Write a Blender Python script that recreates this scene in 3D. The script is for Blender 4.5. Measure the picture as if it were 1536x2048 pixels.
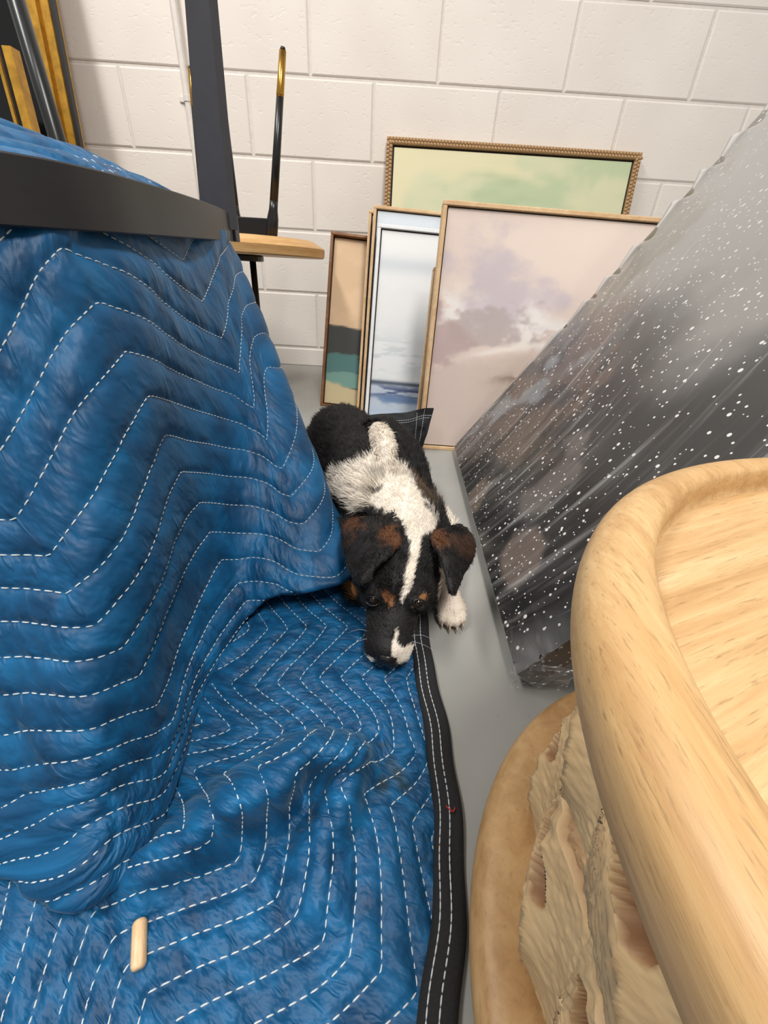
import bpy, math, random
import numpy as np
from mathutils import Matrix, Vector

random.seed(7)
rng = np.random.default_rng(7)
for o in list(bpy.data.objects):
    bpy.data.objects.remove(o)
scene = bpy.context.scene
COL = scene.collection

# ------------------------------------------------------------------ camera
FPX = 808.06
YAW, PITCH, ROLL = 0.0174, 0.5387, 0.0593
CAMH = 0.369
WALLY = 1.813


def cam_rows():
    cy, sy = math.cos(YAW), math.sin(YAW)
    cp, sp = math.cos(PITCH), math.sin(PITCH)
    cr, sr = math.cos(ROLL), math.sin(ROLL)
    fwd = np.array([sy * cp, cy * cp, -sp])
    right = np.array([cy, -sy, 0.0])
    up = np.cross(right, fwd)
    return np.array([cr * right + sr * up, -sr * right + cr * up, fwd])


CM = cam_rows()
CAMP = np.array([0, 0, CAMH])
cam_data = bpy.data.cameras.new('camera')
cam_data.sensor_fit = 'VERTICAL'
cam_data.sensor_height = 36.0
cam_data.lens = FPX / 2048 * 36.0
cam_data.clip_start = 0.01
cam = bpy.data.objects.new('camera', cam_data)
COL.objects.link(cam)
mw = Matrix.Identity(4)
for i in range(3):
    mw[i][0] = CM[0][i]
    mw[i][1] = CM[1][i]
    mw[i][2] = -CM[2][i]
    mw[i][3] = CAMP[i]
cam.matrix_world = mw
scene.camera = cam

# ------------------------------------------------------------------ light
scene.view_settings.view_transform = 'Standard'
scene.view_settings.look = 'None'
scene.view_settings.gamma = 1.0
scene.view_settings.exposure = 0.0
world = bpy.data.worlds.new('room_ambient')
scene.world = world
world.use_nodes = True
bg = world.node_tree.nodes['Background']
bg.inputs[0].default_value = (1.0, 0.985, 0.96, 1)
bg.inputs[1].default_value = 0.42


def area(name, loc, target, sx, sy, power, col=(1, 0.97, 0.93)):
    l = bpy.data.lights.new(name, 'AREA')
    l.shape = 'RECTANGLE'
    l.size, l.size_y = sx, sy
    l.energy = power
    l.color = col
    o = bpy.data.objects.new(name, l)
    COL.objects.link(o)
    o.location = loc
    d = Vector(target) - Vector(loc)
    o.rotation_euler = d.to_track_quat('-Z', 'Y').to_euler()
    return o


area('ceiling_light_strip', (0.45, -0.75, 2.7), (0.45, -0.75, 0), 0.35, 1.3, 76)
area('ceiling_light_strip', (-1.3, 0.35, 2.7), (-1.3, 0.35, 0), 0.35, 1.3, 56)


# ------------------------------------------------------------------ helpers
def ray(u, v):
    return CM.T @ np.array([(u - 768) / FPX, -(v - 1024) / FPX, 1.0])


def onz(u, v, z=0.0):
    d = ray(u, v)
    return d * ((z - CAMH) / d[2]) + CAMP


def ony(u, v, Y):
    d = ray(u, v)
    return d * (Y / d[1]) + CAMP


def to_px(P):
    d = (np.asarray(P) - CAMP) @ CM.T
    return np.stack([768 + FPX * d[..., 0] / d[..., 2], 1024 - FPX * d[..., 1] / d[..., 2]], -1)


def hash3(ix, iy, iz, seed):
    n = (ix * 374761393 + iy * 668265263 + iz * 2147483647 + seed * 1274126177) & 0xffffffff
    n = ((n ^ (n >> 13)) * 1274126177) & 0xffffffff
    n = ((n ^ (n >> 16)) * 2246822519) & 0xffffffff
    return ((n ^ (n >> 15)) & 0xffffff) / float(0xffffff)


def vnoise(x, y, z=0.0, seed=0):
    x, y, z = np.broadcast_arrays(np.asarray(x, float), np.asarray(y, float), np.asarray(z, float))
    ix, iy, iz = [np.floor(a).astype(np.int64) for a in (x, y, z)]
    fx, fy, fz = x - ix, y - iy, z - iz
    fx, fy, fz = [a * a * a * (a * (a * 6 - 15) + 10) for a in (fx, fy, fz)]
    r = 0
    for dx in (0, 1):
        for dy in (0, 1):
            for dz in (0, 1):
                w = (fx if dx else 1 - fx) * (fy if dy else 1 - fy) * (fz if dz else 1 - fz)
                r = r + w * hash3(ix + dx, iy + dy, iz + dz, seed)
    return r * 2 - 1


def fbm(x, y, z=0.0, seed=0, oct=4, gain=0.5):
    r, a, s = 0, 1.0, 1.0
    for i in range(oct):
        r = r + a * vnoise(np.asarray(x) * s, np.asarray(y) * s, np.asarray(z) * s, seed + i * 17)
        a *= gain
        s *= 2.03
    return r


def sstep(a, b, x):
    t = np.clip((np.asarray(x, float) - a) / (b - a), 0, 1)
    return t * t * (3 - 2 * t)


def catmull(pts, n):
    """smooth resample of a control polyline to n points (centripetal parameter by chord)"""
    P = np.asarray(pts, float)
    d = np.r_[0, np.cumsum(np.linalg.norm(np.diff(P[:, :3] if P.shape[1] >= 3 else P, axis=0), axis=1))]
    t = np.linspace(0, d[-1], n)
    m = np.gradient(P, d, axis=0)
    i = np.clip(np.searchsorted(d, t, side='right') - 1, 0, len(P) - 2)
    h = (d[i + 1] - d[i])[:, None]
    s = ((t - d[i])[:, None]) / h
    return ((2 * s**3 - 3 * s**2 + 1) * P[i] + (s**3 - 2 * s**2 + s) * h * m[i]
            + (-2 * s**3 + 3 * s**2) * P[i + 1] + (s**3 - s**2) * h * m[i + 1])


def lin(c):
    """sRGB 0-255 to linear"""
    c = np.asarray(c, float) / 255.0
    return np.where(c <= 0.04045, c / 12.92, ((c + 0.055) / 1.055) ** 2.4)


def rgba(c):
    l = lin(c)
    return (float(l[0]), float(l[1]), float(l[2]), 1.0)


def mesh(name, V, F, smooth=False):
    me = bpy.data.meshes.new(name)
    V = np.asarray(V, float)
    if isinstance(F, np.ndarray):
        k = F.shape[1]
        me.vertices.add(len(V))
        me.vertices.foreach_set('co', V.astype(np.float32).ravel())
        me.loops.add(F.size)
        me.loops.foreach_set('vertex_index', F.astype(np.int32).ravel())
        me.polygons.add(len(F))
        me.polygons.foreach_set('loop_start', (np.arange(len(F)) * k).astype(np.int32))
        me.update(calc_edges=True)
        me.validate()
    else:
        me.from_pydata([tuple(v) for v in V], [], F)
        me.update()
    if smooth:
        me.polygons.foreach_set('use_smooth', np.ones(len(me.polygons), bool))
        me.update()
    return me


def obj(name, me, mat=None, parent=None, loc=None, kind=None):
    o = bpy.data.objects.new(name, me)
    COL.objects.link(o)
    if mat is not None and me is not None and len(me.materials) == 0:
        me.materials.append(mat)
    if parent is not None:
        o.parent = parent
    if loc is not None:
        o.location = loc
    if kind:
        o['kind'] = kind
    return o


def tag(o, label, cat, group=None):
    o['label'] = label
    o['category'] = cat
    if group:
        o['group'] = group
    return o


def empty(name, loc, label, cat, group=None, rot=(0, 0, 0)):
    o = bpy.data.objects.new(name, None)
    COL.objects.link(o)
    o.empty_display_size = 0.05
    o.location = loc
    o.rotation_euler = rot
    return tag(o, label, cat, group)


class MB:
    def __init__(self):
        self.V, self.F, self.n = [], [], 0

    def add(self, V, F):
        self.V.append(np.asarray(V, float).reshape(-1, 3))
        self.F += [tuple(int(i) + self.n for i in f) for f in F]
        self.n += len(self.V[-1])

    def box(self, a, b, bev=0.0):
        x0, y0, z0 = a
        x1, y1, z1 = b
        if bev <= 0:
            V = [(x, y, z) for z in (z0, z1) for y in (y0, y1) for x in (x0, x1)]
            self.add(V, [(0, 2, 3, 1), (4, 5, 7, 6), (0, 1, 5, 4), (2, 6, 7, 3), (0, 4, 6, 2), (1, 3, 7, 5)])
            return self
        e = bev
        rings = []
        for z, k in ((z0, e), (z0 + e, 0), (z1 - e, 0), (z1, e)):
            c = e
            rings.append([(x0 + k + c, y0 + k, z), (x1 - k - c, y0 + k, z), (x1 - k, y0 + k + c, z), (x1 - k, y1 - k - c, z),
                          (x1 - k - c, y1 - k, z), (x0 + k + c, y1 - k, z), (x0 + k, y1 - k - c, z), (x0 + k, y0 + k + c, z)])
        V = [p for r in rings for p in r]
        F = []
        for r in range(3):
            for i in range(8):
                j = (i + 1) % 8
                F.append((r * 8 + i, r * 8 + j, r * 8 + 8 + j, r * 8 + 8 + i))
        F.append(tuple(range(7, -1, -1)))
        F.append(tuple(range(24, 32)))
        self.add(V, F)
        return self

    def tube(self, pts, rad, n=12, cap=True):
        P = np.asarray(pts, float)
        R = np.broadcast_to(np.asarray(rad, float), (len(P),))
        T = np.gradient(P, axis=0)
        T /= np.linalg.norm(T, axis=1)[:, None] + 1e-12
        ref = np.array([0, 0, 1.0]) if abs(T[0][2]) < 0.9 else np.array([1.0, 0, 0])
        V, up = [], None
        for p, t, r in zip(P, T, R):
            up = ref if up is None else up
            s = np.cross(up, t)
            s /= np.linalg.norm(s) + 1e-12
            up = np.cross(t, s)
            for k in range(n):
                a = 2 * math.pi * k / n
                V.append(p + r * (math.cos(a) * s + math.sin(a) * up))
        F = []
        for i in range(len(P) - 1):
            for k in range(n):
                j = (k + 1) % n
                F.append((i * n + k, i * n + j, i * n + n + j, i * n + n + k))
        if cap:
            F.append(tuple(range(n - 1, -1, -1)))
            F.append(tuple((len(P) - 1) * n + k for k in range(n)))
        self.add(V, F)
        return self

    def lathe(self, prof, n=64, center=(0, 0, 0)):
        """prof: list of (r, z); open profile, revolved about z"""
        V, F = [], []
        for r, z in prof:
            for k in range(n):
                a = 2 * math.pi * k / n
                V.append((center[0] + r * math.cos(a), center[1] + r * math.sin(a), center[2] + z))
        for i in range(len(prof) - 1):
            for k in range(n):
                j = (k + 1) % n
                F.append((i * n + k, i * n + j, i * n + n + j, i * n + n + k))
        self.add(V, F)
        return self

    def ellipsoid(self, c, M3, nu=20, nv=12):
        """c centre, M3 3x3 whose columns are the half axes"""
        V, F = [], []
        for i in range(nv + 1):
            th = math.pi * i / nv
            for k in range(nu):
                ph = 2 * math.pi * k / nu
                V.append((math.sin(th) * math.cos(ph), math.sin(th) * math.sin(ph), math.cos(th)))
        V = np.array(V) @ np.asarray(M3, float).T + np.asarray(c, float)
        for i in range(nv):
            for k in range(nu):
                j = (k + 1) % nu
                F.append((i * nu + k, i * nu + nu + k, i * nu + nu + j, i * nu + j))
        self.add(V, F)
        return self

    def mesh(self, name, smooth=False):
        return mesh(name, np.concatenate(self.V), self.F, smooth)

    def build(self, name, mat, parent=None, smooth=False, kind=None):
        return obj(name, self.mesh(name, smooth), mat, parent, kind=kind)


def grid_faces(n, m, wrap=False):
    i, j = np.meshgrid(np.arange(n - 1), np.arange(m if wrap else m - 1), indexing='ij')
    j2 = (j + 1) % m
    return np.stack([i * m + j, i * m + j2, (i + 1) * m + j2, (i + 1) * m + j], -1).reshape(-1, 4)


def set_color(me, rgb, name='col'):
    at = me.color_attributes.new(name, 'FLOAT_COLOR', 'POINT')
    c = np.ones((len(me.vertices), 4), np.float32)
    c[:, :3] = rgb
    at.data.foreach_set('color', c.ravel())


def auto_smooth(me, deg=35):
    try:
        me.set_sharp_from_angle(angle=math.radians(deg))
        me.polygons.foreach_set('use_smooth', np.ones(len(me.polygons), bool))
    except Exception:
        pass


# ------------------------------------------------------------------ materials
class NT:
    def __init__(self, name):
        self.m = bpy.data.materials.new(name)
        self.m.use_nodes = True
        self.t = self.m.node_tree
        self.b = self.t.nodes['Principled BSDF']
        self.out = self.t.nodes['Material Output']

    def n(self, typ, **kw):
        nd = self.t.nodes.new(typ)
        for k, v in kw.items():
            if k == 'ins':
                for a, b in v.items():
                    if isinstance(b, bpy.types.NodeSocket):
                        self.t.links.new(b, nd.inputs[a])
                    else:
                        nd.inputs[a].default_value = b
            else:
                setattr(nd, k, v)
        return nd

    def link(self, a, b):
        self.t.links.new(a, b)

    def set(self, **kw):
        for k, v in kw.items():
            k = k.replace('_', ' ')
            if isinstance(v, bpy.types.NodeSocket):
                self.link(v, self.b.inputs[k])
            else:
                self.b.inputs[k].default_value = v
        return self

    def coord(self, kind='Object'):
        return self.n('ShaderNodeTexCoord').outputs[kind]

    def mapping(self, vec, scale=(1, 1, 1), rot=(0, 0, 0), loc=(0, 0, 0)):
        return self.n('ShaderNodeMapping', ins={'Vector': vec, 'Scale': scale, 'Rotation': rot, 'Location': loc}).outputs[0]

    def noise(self, vec, scale, detail=4, rough=0.55, dist=0.0):
        return self.n('ShaderNodeTexNoise', ins={'Vector': vec, 'Scale': scale, 'Detail': detail, 'Roughness': rough, 'Distortion': dist}).outputs['Fac']

    def ramp(self, fac, stops):
        r = self.n('ShaderNodeValToRGB', ins={'Fac': fac})
        el = r.color_ramp.elements
        while len(el) < len(stops):
            el.new(0.5)
        for e, (p, c) in zip(el, stops):
            e.position = p
            e.color = c if len(c) == 4 else (*c, 1)
        return r.outputs['Color']

    def mix(self, fac, a, b, blend='MIX'):
        nd = self.n('ShaderNodeMix', data_type='RGBA', blend_type=blend)
        for s, v in ((0, fac), (6, a), (7, b)):
            if isinstance(v, bpy.types.NodeSocket):
                self.link(v, nd.inputs[s])
            else:
                nd.inputs[s].default_value = v
        return nd.outputs[2]

    def math(self, op, a, b=0.0, c=0.0):
        nd = self.n('ShaderNodeMath', operation=op)
        for i, v in enumerate((a, b, c)):
            if isinstance(v, bpy.types.NodeSocket):
                self.link(v, nd.inputs[i])
            else:
                nd.inputs[i].default_value = v
        return nd.outputs[0]

    def bump(self, h, strength=0.3, dist=0.002, normal=None):
        nd = self.n('ShaderNodeBump', ins={'Height': h, 'Strength': strength, 'Distance': dist})
        if normal is not None:
            self.link(normal, nd.inputs['Normal'])
        return nd.outputs[0]


def plain(name, c, rough=0.5, metal=0.0, spec=0.5, grain=0.06, gscale=60):
    t = NT(name)
    v = t.coord()
    n = t.noise(v, gscale, 3)
    l = rgba(c)
    lo = tuple(x * (1 - grain) for x in l[:3]) + (1,)
    hi = tuple(min(1, x * (1 + grain)) for x in l[:3]) + (1,)
    t.set(Base_Color=t.ramp(n, [(0.3, lo), (0.7, hi)]), Roughness=rough, Metallic=metal)
    t.b.inputs['Specular IOR Level'].default_value = spec
    return t.m


def mat_wall():
    t = NT('painted_block')
    v = t.coord()
    oi = t.n('ShaderNodeObjectInfo').outputs['Random']
    off = t.n('ShaderNodeVectorMath', operation='ADD')
    t.link(v, off.inputs[0])
    cm = t.n('ShaderNodeCombineXYZ', ins={0: t.math('MULTIPLY', oi, 37.0), 1: t.math('MULTIPLY', oi, 11.0), 2: oi})
    t.link(cm.outputs[0], off.inputs[1])
    p = off.outputs[0]
    pm = t.mapping(p, (1, 1, 1.8))
    pit = t.noise(pm, 55, 3, 0.5)
    pits = t.ramp(pit, [(0.30, (0, 0, 0)), (0.40, (1, 1, 1))])
    fine = t.noise(p, 190, 4, 0.6)
    big = t.noise(p, 4, 2)
    h = t.math('ADD', t.math('MULTIPLY', pits, 0.9), t.math('MULTIPLY', fine, 0.35))
    t.set(Base_Color=t.ramp(big, [(0.3, rgba((230, 221, 212))), (0.7, rgba((238, 230, 221)))]), Roughness=0.55,
          Normal=t.bump(h, 0.35, 0.0012))
    return t.m


def mat_floor():
    t = NT('grey_painted_concrete')
    v = t.coord()
    big = t.noise(v, 3, 4)
    fine = t.noise(v, 90, 4, 0.6)
    spots = t.ramp(t.noise(v, 160, 2), [(0.70, (0, 0, 0)), (0.78, (1, 1, 1))])
    c = t.ramp(big, [(0.3, rgba((139, 139, 135))), (0.7, rgba((156, 155, 150)))])
    c = t.mix(t.math('MULTIPLY', spots, 0.35), c, rgba((105, 104, 100)))
    t.set(Base_Color=c, Roughness=t.ramp(fine, [(0.3, (0.28,) * 3), (0.7, (0.42,) * 3)]), Normal=t.bump(fine, 0.12, 0.001))
    return t.m


def mat_wood(name, c1, c2, c3, axis=(1, 1, 1), rough=0.45, dark=0.35, scale=1.0, rot=(0, 0, 0)):
    """axis: mapping scale, small along the grain"""
    t = NT(name)
    v = t.mapping(t.coord(), tuple(a * scale for a in axis), rot)
    warp = t.noise(v, 2.2, 3, 0.5)
    n1 = t.noise(v, 9, 6, 0.6, 0.8)
    n2 = t.noise(v, 34, 4, 0.65, 0.3)
    f = t.math('ADD', t.math('MULTIPLY', warp, 0.55), t.math('MULTIPLY', n1, 0.45))
    c = t.ramp(f, [(0.34, rgba(c1)), (0.5, rgba(c2)), (0.66, rgba(c3))])
    streak = t.ramp(n2, [(0.30, (1, 1, 1)), (0.44, (0, 0, 0))])
    c = t.mix(t.math('MULTIPLY', streak, dark), c, rgba(tuple(x * 0.62 for x in c1)))
    t.set(Base_Color=c, Roughness=rough, Normal=t.bump(n2, 0.12, 0.0008))
    return t.m


def mat_vcol(name, rough=0.6, bump=0.0, bscale=120, spec=0.4, coat=0.0):
    t = NT(name)
    a = t.n('ShaderNodeAttribute', attribute_name='col')
    t.set(Base_Color=a.outputs['Color'], Roughness=rough)
    t.b.inputs['Specular IOR Level'].default_value = spec
    if coat:
        t.b.inputs['Coat Weight'].default_value = coat
        t.b.inputs['Coat Roughness'].default_value = 0.04
    if bump:
        t.set(Normal=t.bump(t.noise(t.coord(), bscale, 4), bump, 0.0008))
    return t.m


M_WALL = mat_wall()
M_MORTAR = plain('painted_mortar', (224, 216, 208), 0.6)
M_FLOOR = mat_floor()
M_CONDUIT = plain('painted_conduit', (228, 221, 213), 0.4)
M_BLACK = plain('black_powder_coat', (34, 33, 34), 0.42, gscale=200)
M_CHAR = plain('charcoal_lacquer', (64, 63, 68), 0.45)
M_LEG = plain('black_satin_leg', (22, 21, 22), 0.3)
M_BRASS = plain('polished_brass', (196, 148, 66), 0.22, metal=1.0)
M_GOLD = plain('antique_gold_leaf', (188, 140, 48), 0.38, metal=0.35, grain=0.25, gscale=40)
M_GLASSDARK = plain('dark_mirror_glass', (14, 14, 15), 0.12)  # black base colour stands in for dark reflections
M_STEEL = plain('dark_steel_tube', (40, 42, 42), 0.28, metal=0.3)
M_THREAD = plain('white_thread', (196, 202, 204), 0.7, gscale=400)
M_BIND = plain('black_binding', (22, 22, 24), 0.85, grain=0.4, gscale=700)

# ------------------------------------------------------------------ structure
floor = obj('floor', MB().box((-3.0, -2.5, -0.06), (3.0, WALLY + 0.02, 0.0)).mesh('floor'), M_FLOOR)
floor['kind'] = 'structure'

wall = obj('wall_back', MB().box((-2.6, WALLY + 0.0025, -0.05), (2.8, WALLY + 0.16, 2.9)).mesh('wall_back'), M_MORTAR)
wall['kind'] = 'structure'
BW, CH, JT = 0.4064, 0.2032, 0.0085
Z0 = CAMH - 0.297          # first bed joint above the floor
X0 = -0.2851               # a head joint of the even courses


def block_mesh(w, h, name='block'):
    e = 0.0035
    x0, x1, z0, z1 = -w / 2, w / 2, -h / 2, h / 2
    V = [(x0, .004, z0), (x1, .004, z0), (x1, .004, z1), (x0, .004, z1),
         (x0, -.0005 + .0015, z0), (x1, .001, z0), (x1, .001, z1), (x0, .001, z1),
         (x0 + e, -.0012, z0 + e), (x1 - e, -.0012, z0 + e), (x1 - e, -.0012, z1 - e), (x0 + e, -.0012, z1 - e)]
    F = [(8, 9, 10, 11)]
    for a in (0, 4):
        for i in range(4):
            j = (i + 1) % 4
            F.append((a + i, a + j, a + 4 + j, a + 4 + i))
    me = mesh(name, V, F)
    me.materials.append(M_WALL)
    return me


full_block = block_mesh(BW - JT, CH - JT)
base_block = block_mesh(BW - JT, Z0 - JT * 0.5)
for r in range(-1, 13):
    me = base_block if r < 0 else full_block
    zc = Z0 / 2 - JT * 0.25 if r < 0 else Z0 + CH * (r + 0.5)
    off = 0.0 if r % 2 == 0 else 0.5
    for c in range(-5, 7):
        x = X0 + BW * (c + 0.5 + off)
        if x < -2.35 or x > 2.55:
            continue
        b = obj('block', me, parent=wall, loc=(x + random.uniform(-.0008, .0008), WALLY, zc))
        b.rotation_euler = (random.uniform(-.002, .002), 0, random.uniform(-.0015, .0015))

# conduit running up the wall
p0, p1 = ony(353, 0, WALLY - 0.012), ony(398, 390, WALLY - 0.012)
cx = (p0[0] + p1[0]) / 2
cond = empty('conduit_pipe', (cx, WALLY - 0.012, 0), 'thin white painted conduit pipe running up the block wall', 'pipe')
MB().tube([(0, 0, 0.0), (0, 0, 0.6), (0, 0, 1.2), (0, 0, 2.85)], 0.0105, 16).build('pipe', M_CONDUIT, cond, True)
zs = ony(385, 197, WALLY - 0.02)[2]
MB().tube([(0, 0, zs - .007), (0, 0, zs + .007)], 0.0128, 16).box((-.03, .005, zs - .008), (.03, .012, zs + .008), .002).build('strap', M_CONDUIT, cond)
strap_o = bpy.data.objects['strap']
MB().ellipsoid((0.023, 0.004, zs), np.diag([.004, .003, .004]), 10, 6).build('screw', M_CONDUIT, strap_o)

# ------------------------------------------------------------------ paintings leaning along the wall
M_ART = mat_vcol('painted_canvas', 0.62, 0.25, 260)
M_ARTG = mat_vcol('glazed_print', 0.3, 0.0, coat=0.6)
M_OAK = mat_wood('pale_oak_frame', (196, 156, 112), (214, 178, 134), (228, 196, 156), (1, 1, 1), 0.5, 0.2, 6)
M_WALNUT = mat_wood('walnut_frame', (110, 72, 40), (134, 90, 54), (158, 112, 70), (1, 1, 1), 0.45, 0.3, 6)
M_WHITEF = plain('white_frame', (236, 236, 236), 0.35)
M_INNER = plain('dark_frame_gap', (38, 28, 22), 0.7)


def painting(name, label, P, w, h, Ptop, frame_w, frame_d, M_FR, paint, res, rake=0.0, gap=0.004, art_mat=None, group=None, recess=0.006, floor_z=0.0):
    """P: bottom-left of the front face; leans back so that its top edge is Ptop[1]-P[1] behind"""
    root = empty(name, P, label, 'painting', group)
    lean = math.asin(min(0.95, (Ptop - P[1]) / h))
    root.rotation_euler = (-lean, rake_y, rake) if False else (-lean, 0, rake)
    fw, fd = frame_w, frame_d
    rails = [((0, 0, 0), (w, fd, fw)), ((0, 0, h - fw), (w, fd, h)), ((0, 0, fw), (fw, fd, h - fw)), ((w - fw, 0, fw), (w, fd, h - fw))]
    for a, b in rails:
        MB().box(a, b, min(0.0012, fw * .2)).build('frame_rail', M_FR, root)
    if gap > 0:
        MB().box((fw * .5, recess + .004, fw * .5), (w - fw * .5, recess + .008, h - fw * .5)).build('shadow_gap_tray', M_INNER, root)
    g = fw + gap
    n, m = res
    zz, xx = np.meshgrid(np.linspace(0, 1, n), np.linspace(0, 1, m), indexing='ij')
    V = np.stack([g + xx * (w - 2 * g), np.full_like(xx, recess), g + zz * (h - 2 * g)], -1).reshape(-1, 3)
    nb = len(V)
    edge = [(g, recess, g), (w - g, recess, g), (w - g, recess, h - g), (g, recess, h - g)]
    Vb = np.array([(x, recess + .0038, z) for x, _, z in edge])
    me = mesh('canvas', V, grid_faces(n, m))
    set_color(me, lin(np.clip(paint(xx, zz), 0, 255)).reshape(-1, 3))
    obj('canvas', me, art_mat or M_ART, root)
    MB().box((fw * .6, recess + .009, fw * .6), (w - fw * .6, fd * .95, h - fw * .6)).build('backing', M_INNER, root)
    return root


def lerpc(a, b, t):
    t = np.asarray(t)[..., None]
    return np.asarray(a, float) * (1 - t) + np.asarray(b, float) * t


def paint_green(x, z):
    zz = 0.55 + 0.45 * z if False else z
    n = fbm(x * 3.2, z * 7, 0, 3, 5)
    c = lerpc((214, 214, 178), (190, 203, 164), sstep(-.2, .6, n + (x - .3) * .9))
    n2 = fbm(x * 2.2 + 5, z * 9, 0, 8, 4)
    c = lerpc(c[..., 0:3], c[..., 0:3], 0 * x)
    c = c + (np.array([178, 192, 152]) - c) * (sstep(.15, .8, n2) * .8)[..., None]
    c = c + (np.array([228, 219, 180]) - c) * (sstep(.1, .7, fbm(x * 3 + 9, z * 6, 0, 21, 3) - (x - .2)) * .9)[..., None]
    return c


def paint_pink(x, z):
    q = fbm(x * 5, z * 6, 0, 31, 5)
    q2 = fbm(x * 11, z * 16, 0, 35, 4)
    c = lerpc((214, 194, 186), (232, 214, 202), sstep(.1, 1, z + .2 * q + .25 * (x - .4)))
    low = sstep(.46, .36, z + .05 * q + .03 * q2)
    c = c + (np.array([209, 191, 181]) - c) * (low * .9)[..., None]
    # white surf band, rising left to right then falling
    band = .53 + .06 * np.sin(x * 5 + .6) + .06 * q
    wv = np.exp(-((z - band) / .085) ** 2) * sstep(-.2, .5, q2 + .45)
    c = c + (np.array([236, 229, 224]) - c) * (np.clip(wv * 1.4, 0, 1))[..., None]
    # lilac rock
    rk = sstep(.28, .08, np.hypot((x - .30) / 1.0, (z - .66) / .8) + .12 * q + .06 * q2)
    c = c + (np.array([201, 189, 195]) - c) * (rk * .85)[..., None]
    rk2 = sstep(.16, .06, np.hypot((x - .26) / 1.3, (z - .57) / .55) + .1 * q2)
    c = c + (np.array([184, 170, 168]) - c) * (rk2 * .8)[..., None]
    st = sstep(.2, .6, q2) * np.exp(-((z - .605) / .022) ** 2) * np.exp(-((x - .19) / .13) ** 2)
    c = c + (np.array([140, 124, 122]) - c) * (st * .9)[..., None]
    # mauve cliff at the left edge
    cl = sstep(.03, -.03, x - (.16 - abs(z - .48) * 1.15) + .04 * q2)
    c = c + (np.array([186, 163, 160]) - c) * (cl * .85)[..., None]
    # white hooked line and tan mound
    ln = np.abs(z - (.43 + .075 * np.sin((x - .12) * 4.2)) + .02 * q)
    c = c + (np.array([238, 228, 218]) - c) * (np.exp(-(ln / .016) ** 2) * sstep(.1, .25, x) * .9)[..., None]
    md = sstep(.03, -.02, z - (.41 + .06 * np.sin((x - .15) * 4.0)) + .02 * q) * sstep(.2, .3, z) * sstep(.15, .35, x)
    c = c + (np.array([201, 182, 168]) - c) * (md * .7)[..., None]
    sp = np.exp(-((z - .335 - .03 * q) / .022) ** 2) * np.exp(-((x - .40) / .11) ** 2) * sstep(-.3, .4, q2)
    c = c + (np.array([150, 130, 118]) - c) * (sp * .9)[..., None]
    return c


def paint_brown(x, z):
    q = fbm(x * 3, z * 9, 0, 41, 4)
    c = np.broadcast_to(np.array([226., 194, 158]), x.shape + (3,)).copy()
    c += (np.array([206., 176, 140]) - c) * sstep(-.4, .6, q)[..., None] * .4
    dk = sstep(.50, .49, z + .012 * q)
    c += (np.array([66, 68, 66]) - c) * dk[..., None]
    t1 = sstep(.02, -.02, np.hypot((x - .1) / 1.0, (z - .27) / .28) - .3 + .12 * q)
    c += (np.array([88, 134, 132]) - c) * (t1 * .9)[..., None]
    gr = sstep(.02, -.03, np.hypot((x - .75) / 1.0, (z - .25) / .3) - .22 + .12 * q)
    c += (np.array([104, 112, 58]) - c) * gr[..., None]
    og = sstep(.02, -.03, np.hypot((x - 1.0) / 1.0, (z - .22) / .4) - .17 + .1 * q)
    c += (np.array([190, 134, 96]) - c) * og[..., None]
    t2 = sstep(.02, -.02, np.hypot((x - .35) / 1.5, (z - .155) / .16) - .33 + .12 * q)
    c += (np.array([120, 160, 150]) - c) * t2[..., None]
    lo = sstep(.125, .105, z + .02 * q + .03 * (x - .5))
    c += (np.array([205, 190, 150]) - c) * lo[..., None]
    return c


def paint_sea(x, z):
    q = fbm(x * 4, z * 14, 0, 51, 5)
    q2 = fbm(x * 6, z * 40, 0, 57, 4)
    c = lerpc((236, 238, 240), (246, 246, 245), sstep(.2, .9, z + .1 * q))
    c += (np.array([202, 212, 214]) - c) * (np.exp(-((z - .36) / .10) ** 2) * sstep(-.3, .5, q2) * .8)[..., None]
    c += (np.array([196, 206, 214]) - c) * (np.exp(-((z - .84) / .04) ** 2) * .5)[..., None]
    h = sstep(.22, .205, z + .006 * q2)
    c += (np.array([196, 206, 220]) - c) * h[..., None]
    c += (np.array([76, 86, 100]) - c) * (np.exp(-((z - .205) / .012) ** 2) * .95)[..., None]
    dk = np.exp(-((z - .155) / .035) ** 2) * sstep(-.5, .25, q2 + (x - .35) * .5)
    c += (np.array([66, 80, 118]) - c) * dk[..., None]
    md = np.exp(-((z - .11) / .03) ** 2) * sstep(-.2, .5, q)
    c += (np.array([112, 138, 176]) - c) * md[..., None]
    c += (np.array([186, 202, 222]) - c) * (sstep(.08, .03, z) * .8)[..., None]
    return c


def paint_plain_blue(x, z):
    q = fbm(x * 4, z * 5, 0, 61, 4)
    return lerpc((196, 208, 219), (214, 221, 227), sstep(-.5, .5, q))


# large green landscape at the very back, propped on the wall
GL = ony(773, 272, 1.785)
green_w = 0.855
M_BRAID = plain('braided_gold_frame', (178, 142, 100), 0.5, grain=0.2, gscale=300)
gz = GL[2] / math.cos(math.asin(0.13))
grn = painting('landscape_painting', 'pale green landscape painting in a braided gold frame against the block wall', (GL[0] + .002, 1.785 - .135, 0.0), green_w, gz + .006, 1.785, 0.020, 0.022, M_BRAID, paint_green, (60, 160), rake=0.0, gap=0.006)
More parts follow.
